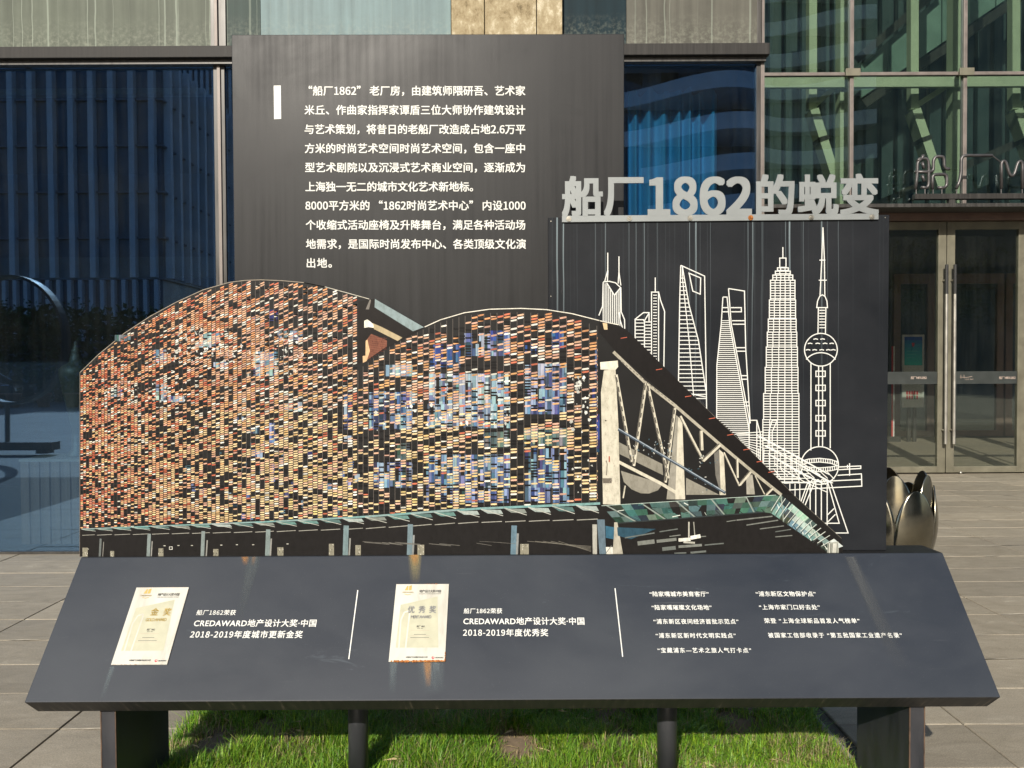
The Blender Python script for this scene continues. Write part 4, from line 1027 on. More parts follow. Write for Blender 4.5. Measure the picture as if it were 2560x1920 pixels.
poly(c6, [(1950, 1010), (2025, 1000), (2030, 1090), (1945, 1090)], (150, 152, 142)); bp.lay(.0001)
for k in range(8): bp.line([c6(1955 + k * 9, 1015), c6(1952 + k * 9, 1088)], 1.1, S(*R.choice([(225, 222, 210), (60, 58, 55)])))
# posts and streaks below the canopy
poly(c6, [(285, 880), (318, 880), (318, 1092), (288, 1092)], (160, 158, 148)); poly(c6, [(318, 845), (372, 845), (382, 1092), (335, 1092)], (92, 108, 118)); poly(c6, [(440, 865), (462, 865), (502, 1092), (430, 1092)], (165, 160, 145)); poly(c6, [(378, 890), (440, 900), (436, 985), (380, 975)], (52, 92, 112)); poly(c6, [(380, 1040), (430, 1040), (430, 1092), (384, 1092)], (205, 202, 190)); poly(c6, [(460, 900), (735, 912), (560, 985), (465, 960)], (42, 70, 84))
for a, b, w in (((605, 1015), (725, 1000), 30), ((740, 1000), (880, 985), 22), ((780, 1055), (875, 1045), 26), ((895, 1038), (1060, 1026), 18), ((1080, 1026), (1215, 1014), 9), ((515, 975), (725, 940), 9), ((760, 932), (890, 912), 8), ((830, 965), (910, 955), 7), ((980, 970), (1090, 964), 7), ((1235, 860), (1300, 850), 6), ((1305, 850), (1560, 822), 9), ((1375, 885), (1600, 850), 8), ((1470, 912), (1640, 890), 7), ((1580, 932), (1690, 915), 7), ((1580, 968), (1700, 958), 7), ((865, 1088), (950, 1084), 16), ((980, 1080), (1090, 1070), 14), ((380, 1085), (420, 1030), 5)):
    L([a, b], w * .68, R.choice([(112, 114, 108), (96, 100, 96)]), c6)
bp.lay(.0001)
L([(968, 862), (968, 975)], 10 * .68, (175, 172, 160), c6); L([(1002, 862), (1010, 960)], 7 * .68, (150, 148, 138), c6); L([(895, 990), (980, 985)], 16, (205, 203, 192), c6); L([(980, 975), (1050, 962)], 18, (215, 213, 202), c6); L([(930, 1005), (1010, 1010)], 9, (165, 163, 152), c6)
bp.build('printed_building', M['ink'], mural)

# ------------------------------------------------------------------ white skyline drawing
sp = Print(pS, .0007, 2e-6); WC = S(228, 226, 208); LW = 2.55
fc = cf_
def LL(pts, w=LW): sp.line([fc(*p) for p in pts], w, WC)
def arc(cx, cy, rx, ry, a0, a1, n=28): return [(cx + rx * math.cos(math.radians(a0 + (a1 - a0) * i / n)), cy - ry * math.sin(math.radians(a0 + (a1 - a0) * i / n))) for i in range(n + 1)]
LL([(153, 177), (153, 262), (137, 320)]); LL([(154, 262), (151, 318)]); LL([(207, 195), (207, 270), (216, 335)]); LL([(207, 270), (203, 326)])
LL([(110, 480), (128, 435), (131, 320)]); LL([(131, 318), (160, 315), (190, 322), (216, 346)]); LL([(148, 322), (185, 382), (216, 344)]); LL([(216, 344), (218, 462), (234, 500), (235, 560)]); LL([(208, 465), (212, 500), (226, 545)])
sp.lay(.00005)
for i in range(10):
    x = 131 + i * 9; y = 325 if x < 148 else (325 + (x - 148) * 1.55 if x < 185 else 382 - (x - 185) * 1.2)
    LL([(x, y), (x, 560)], 2.2)
LL([(285, 640), (285, 498), (325, 466), (352, 466), (352, 508)]); LL([(285, 500), (325, 500), (330, 510), (330, 680)]); LL([(330, 505), (352, 468)]); LL([(330, 511), (362, 511)])
for i in range(9): LL([(285, 516 + i * 17), (330, 516 + i * 17)], 2.2)
for i in range(11): LL([(330, 526 + i * 15), (362, 526 + i * 15)], 2.2)
LL([(364, 700), (364, 367), (398, 367), (398, 730)]); LL([(382, 297), (382, 367)]); LL([(398, 367), (408, 408), (427, 460), (423, 760)])
for i in range(24): LL([(372, 382 + i * 14), (390, 382 + i * 14)], 2.)
LL([(505, 238), (500, 400), (494, 800)]); LL([(505, 238), (620, 290), (626, 700), (630, 960)]); LL([(512, 242), (545, 430), (590, 600), (626, 840)]); LL([(512, 290), (545, 600), (568, 880)], 2.2); LL([(514, 242), (512, 290)])
LL([(545, 276), (601, 299), (599, 377), (563, 362), (545, 276)])
sp.lay(.00005)
for i in range(30):
    y = 300 + i * 20; xr = interp([(242, 512), (430, 545), (600, 590), (840, 626)], y) if False else (512 + (y - 242) * .176 if y < 430 else (545 + (y - 430) * .265 if y < 600 else 590 + (y - 600) * .15))
    LL([(503 - (y - 300) * .018, y), (min(xr, 628), y)], 2.2)
LL([(555, 858), (625, 872)]); LL([(494, 800), (620, 910)], .1)
LL([(708, 391), (728, 391), (742, 530), (836, 1040)]); LL([(708, 391), (700, 520), (679, 720), (678, 990)]); LL([(735, 350), (812, 362), (818, 640), (840, 1000)]); LL([(735, 350), (748, 520), (836, 985)])
LL([(746, 442), (797, 442), (797, 462), (748, 462)]); LL([(706, 442), (732, 442)]); LL([(706, 462), (733, 462)])
for a, b, c in ((752, 505, 813), (755, 522, 813), (770, 635, 818), (774, 652, 818), (793, 770, 828), (797, 787, 829), (812, 897, 834), (815, 915, 835)): LL([(a, b), (c, b)])
sp.lay(.00005)
y = 505
while y < 1055:
    xl_ = interp([(520, 700), (720, 679), (990, 678)], y); xr_ = 742 + (y - 530) * .184 if y > 530 else 740
    if y > 985: xl_ = 690 + (y - 985) * 1.1
    LL([(xl_, y), (xr_, y)], 1.9); y += 9.6
LL([(997, 150), (997, 203)]); LL([(982, 203), (1012, 203), (1012, 248), (982, 248), (982, 203)])
tiers = [(250, 266, 26), (266, 285, 36), (285, 310, 48), (310, 405, 59), (405, 497, 63), (497, 560, 67), (560, 632, 71), (632, 730, 75), (730, 856, 79), (856, 982, 85), (982, 1290, 87)]
for a, b, hw in tiers:
    cx = 997 - (a - 250) * .013; LL([(cx - hw, b), (cx - hw, a), (cx + hw, a), (cx + hw, b)])
    for q in ((.62, .2) if hw > 40 else (.4,)): 
        for s_ in (-1, 1): LL([(cx + s_ * hw * q, a), (cx + s_ * hw * q, b)], 2.2)
    y = a + 12.5
    while y < b - 3: LL([(cx - hw, y), (cx + hw, y)], 2.2); y += 12.5
sp.lay(.00005)
LL([(1190, 55), (1184, 215), (1176, 385)]); LL([(1190, 55), (1197, 215), (1199, 385)]); LL([(1173, 213), (1201, 213)]); LL([(1170, 310), (1208, 310)])
LL([(1160, 442), (1164, 410), (1174, 388), (1187, 380), (1200, 388), (1209, 410), (1212, 442), (1160, 442)]); LL([(1168, 442), (1166, 568)]); LL([(1204, 442), (1202, 568)])
for i in range(7): LL([(1172, 455 + i * 14), (1200, 455 + i * 14)], 2.4)
LL(arc(1180, 645, 79, 79, 0, 360, 44)); LL(arc(1180, 745, 90, 86, 38, 142, 16))
for y, xs_ in ((593, (1155, 1188)), (614, (1128, 1165, 1200, 1232)), (645, (1118, 1150, 1184, 1216, 1240))):
    for x in xs_: LL([(x - 11, y + 2), (x, y - 1), (x + 11, y + 2)], 2.4)
for x, y0, y1 in ((1132, 708, 1130), (1225, 708, 1120), (1169, 724, 1112), (1188, 724, 1112)): LL([(x, y0), (x, y1)])
for y in (761, 829, 902, 975, 1048): LL([(1156, y - 13), (1201, y - 13), (1201, y + 13), (1156, y + 13), (1156, y - 13)]); 
LL(arc(1174, 1203, 91, 91, 0, 360, 44))
for dy in (0, 18, 44, 62):
    LL([(1086 + dy * .05, 1182 + dy), (1120, 1172 + dy), (1174, 1168 + dy), (1228, 1174 + dy), (1262, 1186 + dy)] if dy < 30 else [(1086, 1178 + dy - 18), (1120, 1184 + dy - 18), (1174, 1188 + dy - 18), (1228, 1184 + dy - 18), (1262, 1176 + dy - 18)], 2.2)
for i in range(16):
    x = 1092 + i * 11; LL([(x, 1180 - 10 * math.sin(i / 15 * 3.14)), (x, 1197 - 10 * math.sin(i / 15 * 3.14))], 2.2); LL([(x, 1206 + 8 * math.sin(i / 15 * 3.14)), (x, 1224 + 8 * math.sin(i / 15 * 3.14))], 2.2)
for x in (1128, 1155, 1182, 1210): LL([(x, 1280), (x, 1500)])
for a in ((1130, 1280), (1118, 1280)): LL([a, (a[0] - 50, 1420)])
LL([(1150, 1280), (1085, 1440)]); LL([(1225, 1278), (1311, 1528), (1240, 1528)]); LL([(1213, 1285), (1268, 1481), (1190, 1481)]); LL([(1213, 1440), (1243, 1410)]); LL([(1213, 1475), (1250, 1438)])
for cx in (1142, 1165, 1187, 1208): LL(arc(cx, 1285, 10, 14, 0, 180, 8), 2.2)
LL([(1264, 1210), (1372, 1205), (1372, 1217), (1266, 1223)]); LL([(1318, 1192), (1318, 1252)]); LL([(1308, 1200), (1308, 1216)]); LL([(1260, 1250), (1375, 1243), (1377, 1302), (1000, 1322)]); LL([(1005, 1288), (1377, 1270)])
sp.lay(.00005)
LL([(834, 1140), (834, 985), (871, 985), (888, 1050), (888, 1190)]); LL([(871, 985), (871, 1170)]); LL([(925, 1110), (931, 1030), (945, 985), (970, 985)]); LL([(970, 985), (945, 1040), (945, 1130)])
R2 = random.Random(5)
for i in range(10):
    x0, y0 = 872 + i * 9, 1058 + i * 15 - (i % 3) * 12; LL([(x0, y0), (x0 + 170, y0 + 92), (x0 + 330, y0 + 178 + R2.uniform(-8, 8))] if i < 5 else [(x0, y0), (x0 + 150 + R2.uniform(-20, 20), y0 + 84 + R2.uniform(-6, 6)), (min(1255, x0 + 260), y0 + 140)], 2.1)
    if i < 9: sp.lay(.00002)
for i in range(11): LL([(770 + i * 5, 1050 + i * 8), (905 - i * 2, 1040 + i * 15)], 2.)
for i in range(8): x = 880 + i * 26; LL([(x, 1120 + i * 5), (x + R2.uniform(-3, 3), 1185 + i * 7)], 2.)
for i in range(9): x = 950 + i * 32; LL([(x, 1222 + R2.uniform(-8, 8)), (x + 38, 1262 + R2.uniform(-8, 8))], 2.)
for i in range(3): LL([(955, 1246 + i * 20), (1130, 1242 + i * 22)], 2.)
for x in (1030, 1055, 1078): LL([(x, 1290), (x, 1380)], 2.2)
sp.build('skyline_drawing', M['white'], sp_)

# ------------------------------------------------------------------ lettering on the text panel
c7 = lambda x, y: (560 + x * .36166, 160 + y * .36166)
lines = [('“船厂1862” 老厂房，由建筑师隈研吾、艺术家', 585, 2083, 187), ('米丘、作曲家指挥家谭盾三位大师协作建筑设计', 557, 2083, 320), ('与艺术策划，将昔日的老船厂改造成占地2.6万平', 557, 2083, 453), ('方米的时尚艺术空间时尚艺术空间，包含一座中', 559, 2081, 585),
         ('型艺术剧院以及沉浸式艺术商业空间，逐渐成为', 561, 2081, 717), ('上海独一无二的城市文化艺术新地标。', 563, 1722, 850), ('8000平方米的 “1862时尚艺术中心” 内设1000', 563, 2085, 980), ('个收缩式活动座椅及升降舞台，满足各种活动场', 565, 2083, 1114), ('地需求，是国际时尚发布中心、各类顶级文化演', 567, 2087, 1246), ('出地。', 572, 746, 1377)]
for s_, a, b, yc in lines:
    x0, yy = c7(a, yc); x1, y1 = c7(b, yc); text('text_line', s_, pT, x0, x1, yy, 26.2, M['white'], tp, h=.001, bold=.016)
pr = Print(pT, .001)
pr.poly([c7(347, 382), c7(396, 380), c7(393, 149), c7(344, 150)], WC); pr.build('accent_bar', M['white'], tp)

# metal title characters on a strip
pL = vplane(2.598)
strip = MB(); zt0, zt1 = D(1550, 478, 2.598), D(1550, 464, 2.598)
sx0, sx1 = D(1214, 470, 2.598).x, D(1898, 470, 2.598).x
pts = [D(1214, 480, 2.598), D(1898, 474, 2.598), D(1898, 461, 2.598), D(1214, 466, 2.598)]
strip.prism(pts, (0, 1, 0), .006); st_ = strip.build('title_strip', M['steel'], board, bevel=.0008)
cB = lambda x, y: (1360 + x * .40687, 380 + y * .40687)
boxes = [('船', 110, 362, 146, 396), ('厂', 368, 612, 154, 392), ('1', 637, 776, 155, 390), ('8', 790, 944, 150, 390), ('6', 957, 1116, 150, 388), ('2', 1120, 1278, 150, 388), ('的', 1303, 1540, 136, 388), ('蜕', 1560, 1812, 136, 386), ('变', 1818, 2060, 132, 386)]
for ch, x0, x1, y0, y1 in boxes:
    v, f = glyphs(ch, bold=0, res=6)
    rb_ = .030; g0 = v; v = []; F0 = f; f = []
    for k in range(9):
        ax, ay = ((1, 1), (-1, 1), (-1, -1), (1, -1), (1, 0), (-1, 0), (0, 1), (0, -1), (0, 0))[k]; ax, ay = ax * rb_, ay * rb_
        v += [(p[0] + ax, p[1] + ay, k * .00004) for p in g0]; f += [tuple(i + k * len(g0) for i in q) for q in F0]
    a0, b0 = pL.ab(*cB(x0, y1 + 2)); a1, b1 = pL.ab(*cB(x1, y0))
    xsn, ysn = [p[0] for p in v], [p[1] for p in v]; mnx, mxx, mny, mxy = min(xsn), max(xsn), min(ysn), max(ysn)
    fr_ = [pL.pt(a0 + (p[0] - mnx) / (mxx - mnx) * (a1 - a0), b0 + (p[1] - mny) / (mxy - mny) * (b1 - b0), p[2]) for p in v]
    m = bmesh.new(); bv = [m.verts.new(p) for p in fr_]
    for q in f:
        try: m.faces.new([bv[i] for i in q])
        except ValueError: pass
    bmesh.ops.remove_doubles(m, verts=m.verts, dist=1e-7)
    r_ = bmesh.ops.extrude_face_region(m, geom=list(m.faces)); bmesh.ops.translate(m, verts=[g for g in r_['geom'] if isinstance(g, bmesh.types.BMVert)], vec=(0, .005, 0))
    bmesh.ops.recalc_face_normals(m, faces=m.faces); bmesh.ops.translate(m, verts=m.verts, vec=-wloc(board))
    me = bpy.data.meshes.new('title_character'); m.to_mesh(me); m.free(); me.materials.append(M['steel'])
    o = bpy.data.objects.new('title_character', me); COL.objects.link(o); o.parent = st_
for i in range(6):
    p = D(*[q * .86406 for q in cB(152 + i * 372.5, 411 - i * 2.4)], 2.5975); m = MB(); m.lathe([(0, .004), (.0045, .004), (.0048, .002), (.0085, .002), (.0085, 0)], (0, 0, 0), 16)
    obj('bolt', [(p.x + v[0], p.y - v[2], p.z + v[1]) for v in m.v], [q[::-1] for q in m.f], M['bolt'] if i != 3 else M['rust'], st_, smooth=False)
for i, (px_, py_) in enumerate(((1190, 478), (1912, 470), (1190, 640))):
    p = D(px_, py_, 2.604); m = MB(); m.lathe([(0, .001), (.002, .001), (.002, 0)], (0, 0, 0), 8); obj('rivet', [(p.x + v[0], p.y - v[2], p.z + v[1]) for v in m.v], [q[::-1] for q in m.f], M['bolt'], sp_)

# ------------------------------------------------------------------ lectern lettering, plaques, stains
c8 = lambda x, y: (470 + x * .45660, 1500 + y * .45660); c9 = lambda x, y: (1500 + x * .36166, 1440 + y * .36166)
def dtext(s_, conv, a, b, yc, em, bold=.02, **k):
    x0, yy = conv(a, yc); x1, _ = conv(b, yc); return text('text_line', s_, dp, x0, x1, yy, em, M['white'], desk, h=.001, bold=bold, **k)
dtext('船厂1862荣获', c8, 48, 262, 70, 14.0, .012); dtext('CREDAWARD地产设计大奖·中国', c8, 34, 703, 128, 19.6, .015); dtext('2018-2019年度城市更新金奖', c8, 14, 628, 190, 19.6, .015)
dtext('船厂1862荣获', c8, 1510, 1720, 61, 14.0, .012); dtext('CREDAWARD地产设计大奖·中国', c8, 1508, 2170, 117, 19.6, .015); dtext('2018-2019年度优秀奖', c8, 1506, 1972, 180, 19.6, .015)
for s_, a, b, y in (('“陆家嘴城市美育客厅”', 343, 751, 126), ('“陆家嘴璀璨文化场地”', 357, 771, 219), ('“浦东新区夜间经济首批示范点”', 370, 957, 316), ('“浦东新区新时代文明实践点”', 385, 938, 413), ('“宝藏浦东—艺术之旅人气打卡点”', 398, 1045, 515),
                    ('“浦东新区文物保护点”', 1077, 1491, 125), ('“上海市家门口好去处”', 1100, 1519, 217), ('荣登 “上海全球新品首发人气榜单”', 1135, 1794, 311), ('被国家工信部收录于 “第五批国家工业遗产名录”', 1162, 2087, 411)):
    dtext(s_, c9, a, b, y, 13.6, .014)
pr = Print(dp, .001); cD = lambda x, y: (x * 1.15732, y * 1.15732)
pr.line([cD(773, 1275), cD(753.5, 1424)], 2.6, WC); pr.line([cD(1328.5, 1271), cD(1345, 1419)], 2.6, WC); pr.build('divider_line', M['white'], desk)

def plaque(cor, label, gold):
    """cor: photo corners bl, br, tr, tl on the lectern plane"""
    q = [dp.ab(*p) for p in cor]; w = ((q[1][0] - q[0][0]) + (q[2][0] - q[3][0])) / 2; h_ = ((q[3][1] - q[0][1]) + (q[2][1] - q[1][1])) / 2
    ox = (q[0][0] + q[3][0]) / 2; oy = (q[0][1] + q[1][1]) / 2
    pl = Plane(dp.pt(ox, oy, .004), dp.ux, dp.uy)
    m = MB(); m.prism([pl.pt(0, 0), pl.pt(w, 0), pl.pt(w, h_), pl.pt(0, h_)], dp.n, -.0035)
    o = m.build('award_plaque', M['plate'], board, label=label)
    def T(s_, x0, x1, yc, em, mat, bold=.01, hh=.0006, sh=0):   # unit coordinates, y up
        v, f = fit(s_, (x1 - x0) * w / (em * h_), bold=bold, shear=sh, small=True); mn = min(p[0] for p in v); mx = max(p[0] for p in v)
        pts = [pl.pt(x0 * w + (p[0] - mn) / (mx - mn) * (x1 - x0) * w, (yc + (p[1] - .355) * em) * h_, hh) for p in v]
        obj('plaque_lettering', pts, f, mat, o)
    def Q(name, L_, mat, hh): m = MB(); m.add([pl.pt(a * w, b * h_, hh) for a, b in L_], [tuple(range(len(L_)))]); return m.build(name, mat, o)
    Q('tower_motif', [(.10, .17), (.87, .17), (.80, .83), (.12, .72)], MP['palegold'], .0003)
    # pale outlined arch motif at the left
    arch = [(.16, .14), (.15, .52), (.20, .62), (.29, .64), (.30, .60), (.28, .16)]
    mm = MB()
    for a, b in zip(arch[:-1], arch[1:]):
        A, B = pl.pt(a[0] * w, a[1] * h_, .0004), pl.pt(b[0] * w, b[1] * h_, .0004); d_ = (B - A).normalized().cross(dp.n) * w * .013
        mm.add([A - d_, A + d_, B + d_, B - d_], [(0, 1, 2, 3)])
    mm.build('arch_motif', M['plate'], o)
    ex = Q('emblem', [(.17, .915), (.21, .975), (.235, .975), (.235, .915)], MP['gold'], .0005); Q('emblem', [(.245, .915), (.25, .975), (.30, .985), (.30, .915)], MP['gold'], .0005)
    Q('emblem', [(.17, .862), (.235, .848), (.30, .862), (.30, .868), (.235, .856), (.17, .868)], MP['gold'], .0005); T('CREDAWARD', .13, .34, .888, .026, MP['gold'])
    T('地产设计大奖·中国', .45, .86, .90, .042, MP['darkink'], .02); T('CHINA REAL ESTATE & DESIGN AWARDS', .45, .86, .866, .015, MP['darkink'])
    if gold: T('金', .42, .57, .665, .105, MP['gold'], .03); T('奖', .66, .80, .665, .105, MP['gold'], .03); T('GOLD AWARD', .37, .76, .565, .055, MP['gold'], .03)
    else:
        for i, ch in enumerate('优秀奖'): T(ch, .26 + i * .20, .39 + i * .20, .655, .10, MP['greyink'], .032)
        T('MERIT AWARD', .33, .71, .56, .055, MP['greyink'], .03)
    T('船厂1862', .45, .60, .437, .028, MP['darkink'], .02); T('MIFA 1862', .465, .57, .412, .014, MP['darkink'], .02)
    for y, a, b in ((.386, .35, .69), (.335, .41, .63), (.318, .34, .70), (.296, .35, .69), (.279, .30, .75)):
        Q('small_print', [(a, y - .0025), (b, y - .0025), (b, y + .0025), (a, y + .0025)], MP['taupe'] if y in (.386, .318, .279) else MP['darkink'], .0005)
    T('中国地产行业国际专业设计大奖', .30, .69, .052, .022, MP['darkink'], .02); T('CREDAWARD', .82, .97, .046, .022, MP['darkink'], .02)
    c = [(.785 + .026 * math.cos(a * .524), .047 + .017 * math.sin(a * .524)) for a in range(12)]; Q('round_emblem', c, MP['red'], .0005); c = [(.789 + .012 * math.cos(a * .785), .052 + .008 * math.sin(a * .785)) for a in range(8)]; Q('round_emblem', c, M['plate'], .0008)
    # ragged rust along edges
    rr = random.Random(4 + gold); mm = MB()
    def strip_(e0, e1, k, n, p):
        for i in range(n):
            if rr.random() > p: continue
            t = (i + rr.random() * .5) / n; s = rr.uniform(.002, .006) * k; a = e0[0] + (e1[0] - e0[0]) * t, e0[1] + (e1[1] - e0[1]) * t
            mm.add([pl.pt(a[0] * w + s * math.cos(q_ * 1.05) * rr.uniform(.5, 1), a[1] * h_ + s * .7 * math.sin(q_ * 1.05) * rr.uniform(.5, 1), .0009 + .00001 * i) for q_ in range(6)], [tuple(range(6))])
    if gold: strip_((0, 1), (1, 1), .25, 60, .6); strip_((0, 0), (.5, 0), .3, 40, .4); strip_((1, 0), (1, 1), .2, 60, .5)
    else: strip_((.05, .004), (1, .004), 1.2, 90, .8); strip_((.5, 1), (.8, 1), .5, 20, .6); strip_((1, 0), (1, .12), .5, 20, .8); strip_((0, 1), (.4, 1), .2, 20, .4)
    mm.build('rust_spots', M['rust'], o); return pl, w, h_
c10 = lambda x, y: (250 + x * .15673, 1430 + y * .15673); c11 = lambda x, y: (950 + x * .15673, 1430 + y * .15673)
plaque([c10(165, 1497), c10(1066, 1475), c10(1438, 240), c10(600, 268)], 'white gold-award plaque with rust at its rim, left of the two plaques', 1)
plaque([c11(135, 1435), c11(1030, 1438), c11(1105, 200), c11(268, 203)], 'white merit-award plaque with heavy rust on its lower edge', 0)
def stain(cor, mat, plane=dp, par=desk, hh=.0007, name='run_off_stain'):
    o = obj(name, [plane.at(*p, hh) for p in cor], [(0, 1, 2, 3)], mat, par)
    uv = o.data.uv_layers.new(name='UVMap'); 
    for i, t in enumerate(((0, 0), (1, 0), (1, 1), (0, 1))): uv.data[i].uv = t
pst_ = stain_mat('pale_run_off', (.13, .16, .17), .8); rst_ = stain_mat('rust_run_off', (.42, .20, .06), .8); yst_ = stain_mat('ochre_run_off', (.40, .33, .14), .6)
stain([cD(213, 1512), cD(226, 1512), cD(250, 1440), cD(237, 1440)], pst_); stain([cD(838, 1500), cD(856, 1500), cD(860, 1431), cD(840, 1431)], pst_, hh=.00071); stain([cD(905, 1500), cD(965, 1500), cD(962, 1431), cD(900, 1431)], pst_, hh=.00072)
stain([cD(918, 1485), cD(932, 1485), cD(933, 1431), cD(913, 1431)], rst_, hh=.0009); stain([cD(885, 1262), cD(908, 1262), cD(912, 1199), cD(880, 1199)], yst_, hh=.0008); stain([cD(890, 1225), cD(904, 1225), cD(906, 1198.5), cD(884, 1198.5)], rst_, hh=.001)
stain([cD(524, 1222), cD(536, 1222), cD(540, 1203), cD(520, 1203)], rst_, hh=.0009); stain([cD(541, 1222), cD(551, 1222), cD(555, 1203), cD(543, 1203)], rst_, hh=.00092)
stain([cD(505, 1345), cD(525, 1345), cD(566, 1203), cD(530, 1203)], stain_mat('faint_run_off', (.08, .095, .10), .8), hh=.0012)
stain([cD(1930, 1450), cD(1975, 1450), cD(1850, 1203), cD(1822, 1203)], stain_mat('broad_faint_run_off', (.085, .09, .092), .8), hh=.0012)

# ------------------------------------------------------------------ across the plaza (seen in the glass)
fb = thing('fin_building', 'tall building with pale vertical fins reflected in the left window', 'building', (-50, -55, 0))
box('wall', -90, -30.6, -95, -55.6, 0, 29, M['shade'], fb)
fm = bpy.data.meshes.new('fin'); fm.from_pydata(boxv(-.24, .24, -.3, .6, 9.5, 29), [], BF); fm.materials.append(M['pale'])
fm2 = bpy.data.meshes.new('thin_fin'); fm2.from_pydata(boxv(-.16, .16, -.2, .5, 4, 9.3), [], BF); fm2.materials.append(M['pale'])
def inst(me, nm, x, y, par, rz=0):
    o = bpy.data.objects.new(nm, me); COL.objects.link(o); o.parent = par; o.location = Vector((x, y, 0)) - wloc(par); o.rotation_euler.z = rz; return o
for i in range(34): inst(fm, 'fin', -31.2 - i * 1.75, -55.6, fb)
for i in range(60): inst(fm2, 'thin_fin', -31 - i * .95, -55.6, fb)
for i in range(20): inst(fm, 'fin', -30.6, -56.4 - i * 1.9, fb, -math.pi / 2)
for z in (9.4, 13, 17, 21, 25): box('floor_band', -90, -30.3, -95, -55.3, z - .08, z + .08, M['shade'], fb)
rbk = thing('ribbed_building', 'taller finely ribbed block behind the fin building', 'building', (-46, -98, 0))
box('wall', -62, -30, -112, -98.5, 0, 52, M['shade'], rbk)
fm3 = bpy.data.meshes.new('rib'); fm3.from_pydata(boxv(-.2, .2, -.3, .4, 20, 52), [], BF); fm3.materials.append(M['pale'])
for i in range(39): inst(fm3, 'rib', -61.5 + i * .8, -98.5, rbk)
wt = thing('wavy_balcony_tower', 'tower with wavy pale balcony bands reflected in the right windows', 'building', (30, -60, 0))
box('wall', 9, 36, -90, -62, 0, 58, M['shade'], wt)
box('plain_wing', 36.1, 95, -90, -60, 0, 50, simple('dark_cladding', (.06, .075, .08), .6), wt)
for k in range(16):
    z = 1.5 + k * 3.5; m = MB(); pts = []
    N_ = 60
    for i in range(N_ + 1):
        x = 8 + 29 * i / N_; y = -59 + 2.2 * math.sin(x * .32 + k * .25) + 1.1 * math.sin(x * .15 + 1 + k * .5); pts.append((x, y))
    v = []; f = []
    for x, y in pts: v += [(x, y, z), (x, y, z + 1.45), (x, -63, z + 1.45), (x, -63, z)]
    for i in range(N_):
        for j in range(4): a = i * 4 + j; b = i * 4 + (j + 1) % 4; f.append((a, b, b + 4, a + 4))
    obj('balcony', v, f, M['pale'], wt)
for i in range(7): box('window_bay', 11 + i * 3.4, 12.6 + i * 3.4, -61.99, -61.8, 0.5, 57, G['car'], wt)
def tree(x, y, h_, r, seed, label, grp='trees across the plaza'):
    t = thing('tree', label, 'tree', (x, y, 0), grp); rr = random.Random(seed)
    m = MB(); m.tube([(x, y, 0), (x + .1, y, h_ * .35), (x, y + .15, h_ * .7)], [.16, .12, .05], 8)
    for k in range(7):
        a = rr.uniform(0, 6.3); z = h_ * rr.uniform(.3, .6); m.tube([(x, y, z), (x + r * .7 * math.cos(a), y + r * .7 * math.sin(a), z + h_ * .25)], [.06, .02], 6)
    m.build('trunk', M['bark'], t)
    v = []; f = []; cl = [(rr.gauss(0, .45), rr.gauss(0, .45), rr.gauss(0, .4)) for _ in range(26)]
    for k in range(3200):
        c = rr.choice(cl); px_ = x + r * (c[0] + rr.gauss(0, .17)); py_ = y + r * (c[1] + rr.gauss(0, .17)); pz = h_ * .68 + h_ * .34 * (c[2] + rr.gauss(0, .17)); s = rr.uniform(.06, .14)
        u = Vector((rr.gauss(0, 1), rr.gauss(0, 1), rr.gauss(0, 1))).normalized(); w = u.orthogonal().normalized(); p = Vector((px_, py_, pz)); o = len(v)
        v += [p - u * s, p + w * s * .5, p + u * s, p - w * s * .5]; f.append((o, o + 1, o + 2, o + 3))
    obj('crown', v, f, M['leaf'], t)
for i, (x, y, h_, r, l) in enumerate(((-27, -32, 5.4, 2.6, 'round green tree left of the parked black car'), (-34, -36, 6.5, 3, 'tallest of the green trees before the fin building'), (-20, -38, 5, 2.4, 'small green tree between fin building and open sky'), (13, -34, 6.5, 3, 'green tree before the left end of the wavy tower'), (24, -30, 11, 4, 'tall tree before the wavy tower, seen in the right door'), (33, -32, 9, 4, 'broad tree at the right end of the plaza'))):
    tree(x, y, h_, r, i + 20, l)
hedge = obj('hedge_row', *(lambda rr: (lambda V_, F_2: (V_, F_2))(*(lambda: (
    [p for _ in range(26000) for p in (lambda c, u: [c - u * .2, c + u.orthogonal().normalized() * .12, c + u * .2, c - u.orthogonal().normalized() * .12])(Vector((rr.uniform(-70, -9), rr.uniform(-25.2, -22.6), rr.uniform(.1, 4.4) - .5 * rr.random() ** 3)), Vector((rr.gauss(0, 1), rr.gauss(0, 1), rr.gauss(0, 1))).normalized())],
    [(4 * i, 4 * i + 1, 4 * i + 2, 4 * i + 3) for i in range(26000)]))()))(random.Random(2)), M['leaf'], None)
tag(hedge, 'long dark hedge of head-high shrubs behind the parked car', 'hedge')
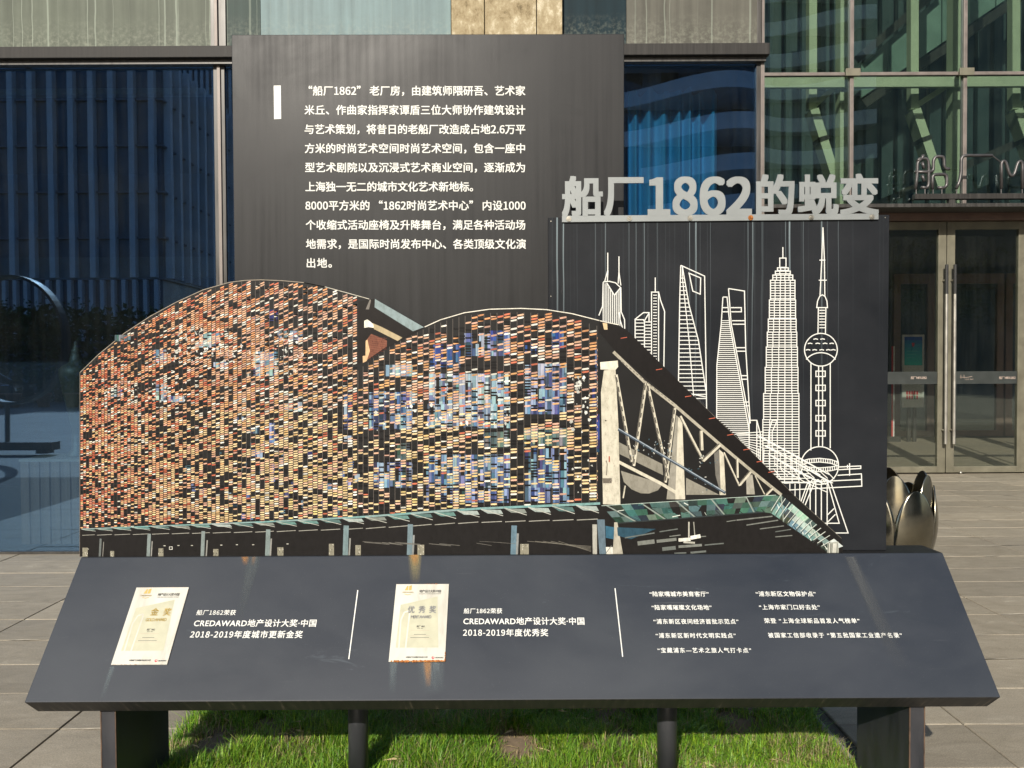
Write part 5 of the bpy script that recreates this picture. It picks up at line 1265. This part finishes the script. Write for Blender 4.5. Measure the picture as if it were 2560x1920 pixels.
# car
CX, CY = -22.2, -19.5
car = thing('parked_car', 'black saloon car parked across the plaza, seen in the left window', 'car', (CX, CY, 0))
prof = [(-2.3, .35), (-2.35, .7), (-2.2, .92), (-1.55, 1.0), (-.75, 1.42), (.35, 1.46), (1.15, 1.02), (2.05, .9), (2.35, .65), (2.35, .35)]
m = MB(); m.prism([(CX + a, CY - .9, b) for a, b in prof], (0, 1, 0), 1.8); m.build('body', M['carpaint'], car, bevel=.08)
for sgn in (-1, 1):
    y = CY + sgn * .905; m = MB(); pts = [(CX - 1.3, y, 1.02), (CX - .72, y, 1.36), (CX + .3, y, 1.39), (CX + .95, y, 1.03)]; m.prism(pts, (0, sgn, 0), .004); m.build('side_window', G['car'], car)
    m = MB(); m.tube([(CX - 1.4, y, 1.03), (CX - .75, y + 0, 1.4), (CX + .33, y, 1.43), (CX + 1.05, y, 1.03)], .018, 6); m.build('window_trim', M['chrome'], car)
    m = MB(); m.tube([(CX - 2.1, y, .9), (CX + 2.1, y, .86)], .012, 6); m.build('body_line', M['chrome'], car)
    for xw in (-1.45, 1.45):
        w = MB(); w.tube([(CX + xw, CY + sgn * .72, .33), (CX + xw, CY + sgn * .93, .33)], .33, 20); wo_ = w.build('wheel', M['tyre'], car)
        w = MB(); w.tube([(CX + xw, CY + sgn * .91, .33), (CX + xw, CY + sgn * .945, .33)], .2, 16); w.build('rim', M['chrome'], wo_)
for sgn in (-.65, .65): box('headlight', CX + 2.3, CX + 2.37, CY + sgn - .18, CY + sgn + .18, .62, .76, M['chrome'], car)
for i, (x, y) in enumerate(((-20.2, -18.0), (-19.6, -18.1), (-18.6, -18.4), (-17.4, -18.3), (-16.8, -18.2))):
    t = thing('flower_pot', ('terracotta pot nearest the parked car', 'second terracotta pot from the parked car', 'terracotta pot in the middle of the row of five', 'second terracotta pot from the sculpture end', 'terracotta pot nearest the ring sculpture')[i], 'flower pot', (x, y, 0), 'terracotta pots by the parked car')
    MB().lathe([(0, 0), (.2, 0), (.28, .5), (.3, .5), (.3, .56), (.24, .56), (.22, .45), (0, .45)], (x, y, 0), 16).build('pot', M['terracotta'], t, smooth=True)
    MB().tube([(x, y, .45), (x + .02, y, .95)], [.03, .015], 6).build('stem', M['bark'], t)
# ring sculpture
RX, RY = -8.75, -1.35
rg = thing('ring_sculpture', 'large dark steel ring on a long low bar, reflected in the left window', 'sculpture', (RX, RY, 0))
ang = [math.radians(a) for a in range(0, 361, 6)]; v = []; f = []
for a in ang:
    for rr_, yy in ((1.08, -.1), (1.13, -.1), (1.13, .1), (1.08, .1)):
        x, z = math.cos(a) * rr_, math.sin(a) * rr_ * 1.0; v.append((RX + x, RY + yy + .25 * math.cos(a), 1.98 + z))
for i in range(len(ang) - 1):
    for j in range(4): a = i * 4 + j; b = i * 4 + (j + 1) % 4; f.append((a, b, b + 4, a + 4))
obj('ring', v, f, M['plain_black'], rg); box('base_bar', RX - 1.2, RX + .75, RY - .12, RY + .12, .06, .2, M['leg'], rg)
for q in (-.9, .45): box('foot', RX + q, RX + q + .2, RY - .1, RY + .1, 0, .06, M['leg'], rg)
MB().tube([(RX - .1, RY, .2), (RX - .1, RY - .02, .9)], .04, 10).build('ring_support', M['leg'], rg)
